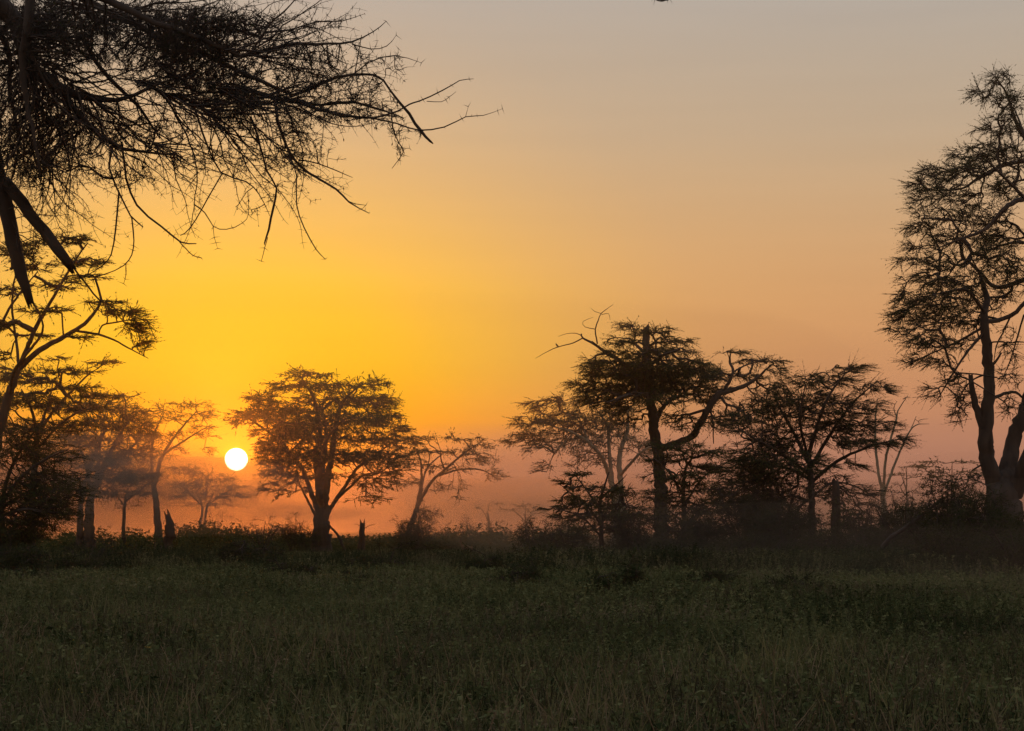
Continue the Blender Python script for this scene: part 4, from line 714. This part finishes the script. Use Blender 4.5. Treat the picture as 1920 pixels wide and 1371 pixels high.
def treeline():
    mb = MB(); n = 420
    y = rng.uniform(182, 232, n); x = rng.uniform(-.36, .36, n) * y
    for i in range(n):
        h = rng.uniform(1.5, 3.0) * (1 + .3 * math.sin(x[i] * .17 + 1)); w = rng.uniform(1.2, 3.2); k = 190
        u = unit(rng.normal(size=(k, 3))) * rng.uniform(.3, 1, (k, 1)) ** .5; u[:, 2] = np.abs(u[:, 2])
        c = np.array([x[i], y[i], 0]) + u * np.array([w, w * .7, h])
        leaves(mb, c, rng.normal(size=(k, 3)) * [1, 1, .5], .42, .2, 0, True)
    o = mb.build('treeline', LEAF); o['kind'] = 'stuff'; o['label'] = 'dark line of far scrub along the horizon'
treeline()

# ------------------------------------------------------------------ antelope and bird
def skin_body(name, verts, edges, radii, mat, parent, loc, rotz=0, sub=2):
    me = bpy.data.meshes.new(name); me.from_pydata(verts, edges, []); me.update()
    o = bpy.data.objects.new(name, me); C.objects.link(o); o.parent = parent; o.location = loc; o.rotation_euler = (0, 0, rotz)
    md = o.modifiers.new('skin', 'SKIN'); md.use_smooth_shade = True
    if not me.skin_vertices: me.attributes  # layer is made with the modifier
    for v, r in zip(me.skin_vertices[0].data, radii): v.radius = (r, r)
    me.skin_vertices[0].data[0].use_root = True
    o.modifiers.new('smooth', 'SUBSURF').levels = sub; o.modifiers['smooth'].render_levels = sub
    me.materials.append(mat); return o
FUR = bark_mat('fur', (.10, .06, .03), (.16, .095, .05), 2)
def antelope():
    d = 150; p = P(876, HY, d); root = empty('antelope', (p[0], d, float(ground_z(p[0], d))), 'small antelope with raised head standing in grass beyond the meadow', 'antelope')
    v = [(.35, 0, .86), (.15, 0, .84), (-.12, 0, .83), (-.34, 0, .86), (-.44, 0, 1.0), (-.50, 0, 1.18), (-.53, 0, 1.36), (-.63, 0, 1.33), (-.73, 0, 1.27)]
    e = [(i, i + 1) for i in range(8)]; r = [.13, .16, .17, .14, .09, .065, .07, .055, .03]
    def leg(at, pts, rr):
        i0 = len(v); v.extend(pts); e.append((at, i0)); e.extend((i0 + k, i0 + k + 1) for k in range(len(pts) - 1)); r.extend(rr)
    for s in (-1, 1):
        leg(3, [(-.34, s * .09, .62), (-.36, s * .09, .36), (-.34, s * .09, .14), (-.37, s * .09, .0)], [.075, .04, .028, .032])
        leg(0, [(.36, s * .09, .66), (.30, s * .09, .50), (.42, s * .09, .30), (.39, s * .09, .12), (.37, s * .09, 0)], [.11, .06, .035, .027, .032])
        leg(6, [(-.49, s * .07, 1.43), (-.47, s * .13, 1.48)], [.025, .012])
    leg(0, [(.46, 0, .80), (.49, 0, .66)], [.025, .018])
    skin_body('body', v, e, r, FUR, root, (0, 0, 0), math.radians(-12))
    for s in (-1, 1):
        t = np.linspace(0, 1, 8); pts = np.stack([-.53 + .12 * t - .10 * t * t, s * (.03 + .10 * np.sin(t * 2.6)), 1.42 + .36 * t], 1)
        a = math.radians(-12); pts = np.stack([pts[:, 0] * math.cos(a) - pts[:, 1] * math.sin(a), pts[:, 0] * math.sin(a) + pts[:, 1] * math.cos(a), pts[:, 2]], 1)
        mb = MB(); tube(mb, pts, np.linspace(.018, .005, 8), 6, .02); mb.build('horn', BARK, root, True)
antelope()
def bird():
    d = 126; p = P(1044.5, 650.5, d); root = empty('bird', p, 'small dark bird perched on the bare dead top branch', 'bird')
    v = [(0, 0, .10), (-.05, 0, .16), (-.075, 0, .215), (-.12, 0, .21), (.07, 0, .04), (.16, 0, -.03), (-.01, .025, .04), (-.01, .025, -.01), (-.01, -.025, .04), (-.01, -.025, -.01)]
    skin_body('body', v, [(0, 1), (1, 2), (2, 3), (0, 4), (4, 5), (0, 6), (6, 7), (0, 8), (8, 9)], [.065, .055, .042, .009, .04, .016, .012, .008, .012, .008], FUR, root, (0, 0, 0))
bird()

# ------------------------------------------------------------------ fallen sticks in the near grass
def stick(label, pts, r, d):
    root = tree('fallen_stick', label, 'stick', d, pts[0][0], [('stem', pts, r, False)], [], seg=.12, jitter=.5, bark=bark_mat('dry_wood', (.16, .13, .10), (.26, .21, .17), 8), group='dead sticks lying in the near grass')
stick('forked dead stick curving upward near the bottom left', [(222, 1352), (240, 1340), (262, 1318)], [2, 1.8, 1], 22)
stick('arched dead stick at the bottom left beside the forked one', [(178, 1328), (200, 1338), (215, 1360), (222, 1371)], [2, 2, 2, 1.6], 22)
stick('straight dead twig lying in grass at the left', [(64, 1272), (90, 1277), (112, 1284)], [1.5, 1.4, 1], 26)
stick('thin dead twig in the grass at the left edge', [(0, 1224), (14, 1236), (28, 1250)], [1.6, 1.5, 1], 30)
stick('pale dead stick lying slanted in the meadow left of centre', [(420, 1254), (444, 1244), (465, 1230)], [1.4, 1.3, .9], 29)
stick('reddish dead stick standing at bottom centre', [(684, 1366), (692, 1342), (698, 1325)], [2.4, 2, 1.2], 21.8)

# ------------------------------------------------------------------ grass and herbs
def grass_mat(name, cols, trans=.3):
    m, t = mat_new(name)
    gi = N(t, 'ShaderNodeNewGeometry'); oi = N(t, 'ShaderNodeObjectInfo')
    n1 = N(t, 'ShaderNodeTexNoise'); t.links.new(oi.outputs['Location'], n1.inputs['Vector']); n1.inputs['Scale'].default_value = .22; n1.inputs['Detail'].default_value = 5; n1.inputs['Roughness'].default_value = .7
    f = mth(t, 'ADD', mth(t, 'MULTIPLY', mth(t, 'SUBTRACT', n1.outputs['Fac'], .25), 1.0), mth(t, 'ADD', mth(t, 'MULTIPLY', gi.outputs['Random Per Island'], .35), mth(t, 'MULTIPLY', oi.outputs['Random'], .5)))
    k = len(cols); col = ramp(t, f, [(.28 + .68 * i / (k - 1), c + (1,)) for i, c in enumerate(cols)], 'LINEAR')
    d = N(t, 'ShaderNodeBsdfDiffuse'); t.links.new(col, d.inputs[0]); tr = N(t, 'ShaderNodeBsdfTranslucent'); t.links.new(col, tr.inputs[0])
    mx = N(t, 'ShaderNodeMixShader'); mx.inputs[0].default_value = trans; t.links.new(d.outputs[0], mx.inputs[1]); t.links.new(tr.outputs[0], mx.inputs[2])
    o = N(t, 'ShaderNodeOutputMaterial'); t.links.new(mx.outputs[0], o.inputs[0]); return m
GR = grass_mat('grass_blade', [(.022, .03, .012), (.09, .098, .038), (.155, .15, .062), (.20, .175, .09)])
HB = grass_mat('herb_leaf', [(.022, .031, .012), (.078, .092, .036), (.17, .175, .075)])
DR = grass_mat('dry_stalk', [(.14, .09, .05), (.20, .14, .08), (.26, .20, .12)])
YL = grass_mat('yellow_leaf', [(.40, .30, .03), (.50, .36, .05), (.55, .30, .10)], .45)
RB = grass_mat('reddish_herb', [(.035, .032, .018), (.09, .08, .042), (.17, .14, .08)])
SH = grass_mat('shrublet_leaf', [(.014, .022, .010), (.03, .042, .018), (.07, .08, .035)])
PH = grass_mat('pale_herb', [(.07, .09, .035), (.11, .125, .05), (.16, .165, .075)])
def blades(mb, n, spread, h, w, lean=.35):
    b = np.stack([rng.normal(size=n) * spread, rng.normal(size=n) * spread, np.zeros(n)], 1)
    a = rng.uniform(0, 6.28, n); hh = h * rng.uniform(.45, 1.15, n); ln = lean * rng.uniform(.2, 1.4, n) * hh
    dv = np.stack([np.cos(a), np.sin(a), np.zeros(n)], 1); a2 = rng.uniform(0, 6.28, n); sv = np.stack([np.cos(a2), np.sin(a2), np.zeros(n)], 1) * w
    p1 = b + dv * ln[:, None] * .3 + np.stack([0 * hh, 0 * hh, hh * .55], 1); p2 = b + dv * ln[:, None] + np.stack([0 * hh, 0 * hh, hh], 1)
    v = np.stack([b - sv / 2, b + sv / 2, p1 + sv * .4, p1 - sv * .4, p2], 1).reshape(-1, 3); i = np.arange(n)[:, None] * 5
    mb.add(v, i + np.array([[0, 1, 2, 3]]), i + np.array([[3, 2, 4]]))
def herb(mb, stems, spread, h, nl, L, W, drp=.2, stalk=True):
    for k in range(stems):
        b = np.array([rng.normal() * spread, rng.normal() * spread, 0]); t = b + np.array([rng.normal() * .25 * h, rng.normal() * .25 * h, h * rng.uniform(.6, 1.1)])
        if stalk: prisms(mb, b[None], t[None], .006, .003, 3)
        f = rng.uniform(.2, 1, (nl, 1)); dr = unit(np.concatenate([rng.normal(size=(nl, 2)), rng.normal(size=(nl, 1)) * .5 - drp], 1))
        s = rng.uniform(.6, 1.3, nl); leaves(mb, b + (t - b) * f + dr * L * .55 * s[:, None], dr, L * s, W * s, .5)
src = bpy.data.collections.new('grass_sources')
srcs = []
def source(name, fn, mat):
    mb = MB(); fn(mb); o = bpy.data.objects.new(name, mb.mesh(name, mat)); src.objects.link(o); srcs.append(o)
# names sort alphabetically: the index picks the clump
source('a_tuft', lambda m: (blades(m, 60, .28, .32, .009, .6), herb(m, 16, .3, .34, 16, .034, .017)), GR)
source('b_tuft', lambda m: (blades(m, 50, .34, .25, .010, .8), herb(m, 16, .32, .28, 16, .04, .02)), HB)
source('c_tall', lambda m: blades(m, 60, .25, .55, .010, .35), GR)
source('d_herb', lambda m: herb(m, 22, .28, .36, 20, .042, .022), HB)
source('e_herb', lambda m: herb(m, 16, .32, .34, 18, .065, .032, .4), HB)
source('f_dry', lambda m: (blades(m, 40, .3, .45, .008, .6), herb(m, 6, .25, .45, 8, .03, .012)), DR)
source('g_red', lambda m: (herb(m, 22, .3, .40, 22, .032, .015), blades(m, 24, .25, .35, .008)), RB)
source('h_yellow', lambda m: herb(m, 1, .02, .46, 3, .085, .04, .9, False), YL)
source('i_patch', lambda m: (blades(m, 420, 1.0, .5, .02, .5), herb(m, 40, 1.0, .55, 22, .055, .028)), GR)
source('j_patch', lambda m: herb(m, 110, 1.0, .6, 26, .055, .028), HB)
source('k_patch', lambda m: (blades(m, 180, .9, .55, .022, .5), herb(m, 60, .9, .55, 20, .05, .022)), RB)
source('l_bloom', lambda m: herb(m, 1, .01, .44, 2, .03, .028, 0, False), YL)
source('m_shrublet', lambda m: herb(m, 60, .45, 1.25, 40, .065, .032), SH)
source('n_shrublet', lambda m: (herb(m, 44, .5, 1.1, 34, .055, .024), blades(m, 30, .4, 1.0, .010, .3)), RB)
source('p_weed', lambda m: (herb(m, 26, .4, 1.15, 26, .07, .034), blades(m, 40, .4, .9, .012, .4)), GR)
source('o_pale', lambda m: herb(m, 16, .26, .42, 16, .038, .018), PH)
def scatter(name, label, pts, idx, scale, rot):
    me = bpy.data.meshes.new(name); me.vertices.add(len(pts)); me.vertices.foreach_set('co', pts.astype(np.float32).ravel())
    for nm, ty, ar in (('idx', 'INT', idx), ('scl', 'FLOAT', scale), ('rotz', 'FLOAT', rot)):
        at = me.attributes.new(nm, ty, 'POINT'); at.data.foreach_set('value', ar.astype(np.int32 if ty == 'INT' else np.float32))
    o = bpy.data.objects.new(name, me); C.objects.link(o); o['kind'] = 'stuff'; o['label'] = label
    g = bpy.data.node_groups.new(name, 'GeometryNodeTree')
    g.interface.new_socket('Geometry', in_out='INPUT', socket_type='NodeSocketGeometry'); g.interface.new_socket('Geometry', in_out='OUTPUT', socket_type='NodeSocketGeometry')
    gi, go = N(g, 'NodeGroupInput'), N(g, 'NodeGroupOutput')
    ci = N(g, 'GeometryNodeCollectionInfo'); ci.inputs[0].default_value = src; ci.inputs['Separate Children'].default_value = True; ci.inputs['Reset Children'].default_value = True
    ip = N(g, 'GeometryNodeInstanceOnPoints'); ip.inputs['Pick Instance'].default_value = True
    na = {}
    for nm, ty in (('idx', 'INT'), ('scl', 'FLOAT'), ('rotz', 'FLOAT')):
        q = N(g, 'GeometryNodeInputNamedAttribute', data_type=ty); q.inputs['Name'].default_value = nm; na[nm] = [x for x in q.outputs if x.enabled and x.name == 'Attribute'][0]
    cx = N(g, 'ShaderNodeCombineXYZ'); g.links.new(na['rotz'], cx.inputs['Z'])
    g.links.new(gi.outputs[0], ip.inputs['Points']); g.links.new(ci.outputs[0], ip.inputs['Instance']); g.links.new(na['idx'], ip.inputs['Instance Index'])
    g.links.new(cx.outputs[0], ip.inputs['Rotation']); g.links.new(na['scl'], ip.inputs['Scale']); g.links.new(ip.outputs[0], go.inputs[0])
    o.modifiers.new('scatter', 'NODES').node_group = g
    me.materials.append(GR)
    return o
def make_grass():
    n = 11000; d = np.exp(rng.uniform(math.log(15), math.log(110), n)); x = rng.uniform(-.33, .33, n) * d + rng.uniform(-1.5, 1.5, n)
    nz = noise2(x * 6, d * 6, 11); nz2 = noise2(x * 9, d * 5, 12)
    u = rng.uniform(size=n); idx = np.zeros(n, int)
    w = np.stack([np.full(n, .24), np.full(n, .22), .03 + .03 * (nz2 > .6), np.where(nz > .1, .26, .14), np.where(nz > .1, .2, .1), np.where(nz < -.5, .10, .04), np.where(nz < -.6, .16, .04), np.full(n, .012)], 1)
    w /= w.sum(1, keepdims=True); cw = w.cumsum(1); idx = (u[:, None] > cw).sum(1).clip(0, 7)
    s = rng.uniform(.55, 1.3, n) * (1 + .42 * np.clip(nz2, -1.1, 1.5))
    pa = rng.uniform(size=n) < .07; idx[pa] = 14
    bl = rng.uniform(size=n) < .012; idx[bl] = 11
    n2 = 6500; d2 = np.exp(math.log(26) + (math.log(420) - math.log(26)) * rng.uniform(size=n2) ** .8); x2 = rng.uniform(-.36, .36, n2) * d2
    nzb = noise2(x2 * 4, d2 * 4, 21); u2 = rng.uniform(size=n2); i2 = np.where(u2 < .5, 8, np.where(u2 < (.78 + .1 * np.sign(nzb)), 9, 10)); s2 = rng.uniform(.6, 1.15, n2) * (1 + .35 * np.clip(nzb, -.8, 1.5)) * np.clip(1.2 - d2 / 260, .35, 1)
    i2 = np.where((i2 == 8) & (d2 < 46), rng.choice([3, 4, 1, 6], n2), i2)
    n3 = 2600; d3 = np.exp(rng.uniform(math.log(22), math.log(190), n3 * 6)); x3 = rng.uniform(-.33, .33, n3 * 6) * d3; q = noise2(x3 * 7, d3 * 4.5, 31); p3 = 960 + x3 / d3 * F
    edge = np.where(p3 > 960, np.exp(-((d3 - 80) / 17) ** 2), np.exp(-((d3 - 92) / 24) ** 2)); fr = q * 1.1 + 1.0 * edge * (q > -.2) + rng.normal(size=len(q)) * .4
    o3 = np.argsort(-fr)[:n3]; d3, x3, q, edge, p3 = d3[o3], x3[o3], q[o3], edge[o3], p3[o3]; i3 = rng.choice([12, 12, 13, 15], n3)
    s3 = rng.uniform(.3, 1.0, n3) ** 1.5 * (.6 + .38 * np.clip(q, -1, 2)) * np.where(d3 > 100, .75, np.clip(.45 + d3 / 100, .5, 1.2)) * np.where((p3 > 1000) & (d3 > 62), 1.35, 1.0)
    i2 = np.concatenate([i2, i3]); s2 = np.concatenate([s2, s3]); x2 = np.concatenate([x2, x3]); d2 = np.concatenate([d2, d3])
    n4 = 900; p4 = rng.uniform(960, 2000, n4); d4 = 76 + 9 * noise2(p4 * .6, p4 * 0, 41) * .5 + rng.normal(size=n4) * 7; x4 = (p4 - 960) / F * d4      # weeds and scrub spilling out of the thicket
    n5 = 500; p5 = rng.uniform(-60, 960, n5); d5 = 95 + 12 * noise2(p5 * .6, p5 * 0, 43) * .5 + rng.normal(size=n5) * 12; x5 = (p5 - 960) / F * d5
    s4 = np.concatenate([rng.uniform(.45, 1.25, n4), rng.uniform(.3, 1.0, n5)]); i4 = rng.choice([12, 13, 15, 15], n4 + n5)
    i2 = np.concatenate([i2, i4]); s2 = np.concatenate([s2, s4]); x2 = np.concatenate([x2, x4, x5]); d2 = np.concatenate([d2, d4, d5])
    X = np.concatenate([x, x2]); Y = np.concatenate([d, d2]); keep = np.ones(len(X), bool)
    # the bare misty clearing beyond the meadow
    cxp = 960 + X / Y * F; keep &= ~((Y > 105) & (Y < 175) & (np.abs(cxp - 380) < 48))
    pts = np.stack([X, Y, ground_z(X, Y) - .02], 1)[keep]
    scatter('grass', 'dark meadow of grass and herbs filling the foreground', pts, np.concatenate([idx, i2])[keep], np.concatenate([s, s2])[keep], rng.uniform(0, 6.28, keep.sum()))
make_grass()

# ------------------------------------------------------------------ haze and mist
def vol_mat(name, dens, col, g):
    m, t = mat_new(name); v = N(t, 'ShaderNodeVolumePrincipled'); v.inputs['Density'].default_value = dens; v.inputs['Color'].default_value = col; v.inputs['Anisotropy'].default_value = g
    o = N(t, 'ShaderNodeOutputMaterial'); t.links.new(v.outputs[0], o.inputs['Volume']); return m
def haze_box():
    x0, x1, y0, y1, z0, z1 = -1700, 1700, -100, 2700, -2.5, 36
    v = [(x, y, z) for x in (x0, x1) for y in (y0, y1) for z in (z0, z1)]
    q = [(0, 1, 3, 2), (4, 6, 7, 5), (0, 4, 5, 1), (2, 3, 7, 6), (0, 2, 6, 4), (1, 5, 7, 3)]
    o = MB().add(np.array(v, float), np.array(q)).build('haze', vol_mat('haze', .0003, (.9, .7, .52, 1), .93)); o['kind'] = 'stuff'; o['label'] = 'thin warm haze filling the morning air'
haze_box()
def mist(label, c, r, dens, seed, col=(.52, .43, .37, 1), g=.8):
    import bmesh
    bm = bmesh.new(); bmesh.ops.create_icosphere(bm, subdivisions=4, radius=1)
    v = np.array([x.co[:] for x in bm.verts]); rr = np.random.default_rng(seed)
    f = np.ones(len(v))
    for k in range(7): f += .09 * np.sin(v @ (rr.normal(size=3) * (1.5 + k)) + rr.uniform(0, 6.28)) / (1 + .25 * k)
    v = v * f[:, None] * np.array(r) + np.array(c)
    for x, p in zip(bm.verts, v): x.co = p
    me = bpy.data.meshes.new('mist'); bm.to_mesh(me); bm.free(); me.materials.append(vol_mat('mist', dens, col, g))
    o = bpy.data.objects.new('mist', me); C.objects.link(o); o['kind'] = 'stuff'; o['label'] = label
mist('broad low mist bank lying behind all the trees', (0, 360, 3), (260, 150, 8), .0022, 1)
def drift(label, c, r, dens, n, seed):
    q = np.random.default_rng(seed)
    for k in range(n):
        o = q.uniform(-1, 1, 3) * np.array([.6, .5, .55]); f = q.uniform(.45, .8)
        mist(label, np.array(c) + o * np.array(r), np.array(r) * np.array([f, f, f * q.uniform(.6, 1)]), dens, seed * 10 + k)
drift('thick mist drifting among the trunks at the left', (-31, 146, 6.0), (20, 26, 4.2), .017, 5, 2)
drift('mist hanging under the sun between the left trees', (-38, 222, 5.4), (36, 34, 5.4), .010, 5, 3)
drift('thin mist behind the right-hand trees', (28, 165, 4.6), (50, 22, 5.5), .006, 3, 4)
drift('wisp of mist at the foot of the broad acacia', (-12, 200, 4.6), (30, 16, 3), .008, 2, 5)


mist('veil of mist before the broad acacia and the left trees', (-22, 140, 11), (52, 24, 9), .0038, 61)
mist('low mist before the pale spreading acacia', (10, 143, 4), (18, 9, 5.5), .012, 62)
mist('mist behind the broad acacia', (-8, 199, 6.5), (34, 7, 5), .014, 63)
mist('thin ground mist drifting through the right-hand thicket', (27, 84, 1.9), (30, 15, 2.8), .007, 64)
mist('faint mist settling over the grass at the right', (16, 52, 1.0), (10, 13, 1.5), .006, 65)
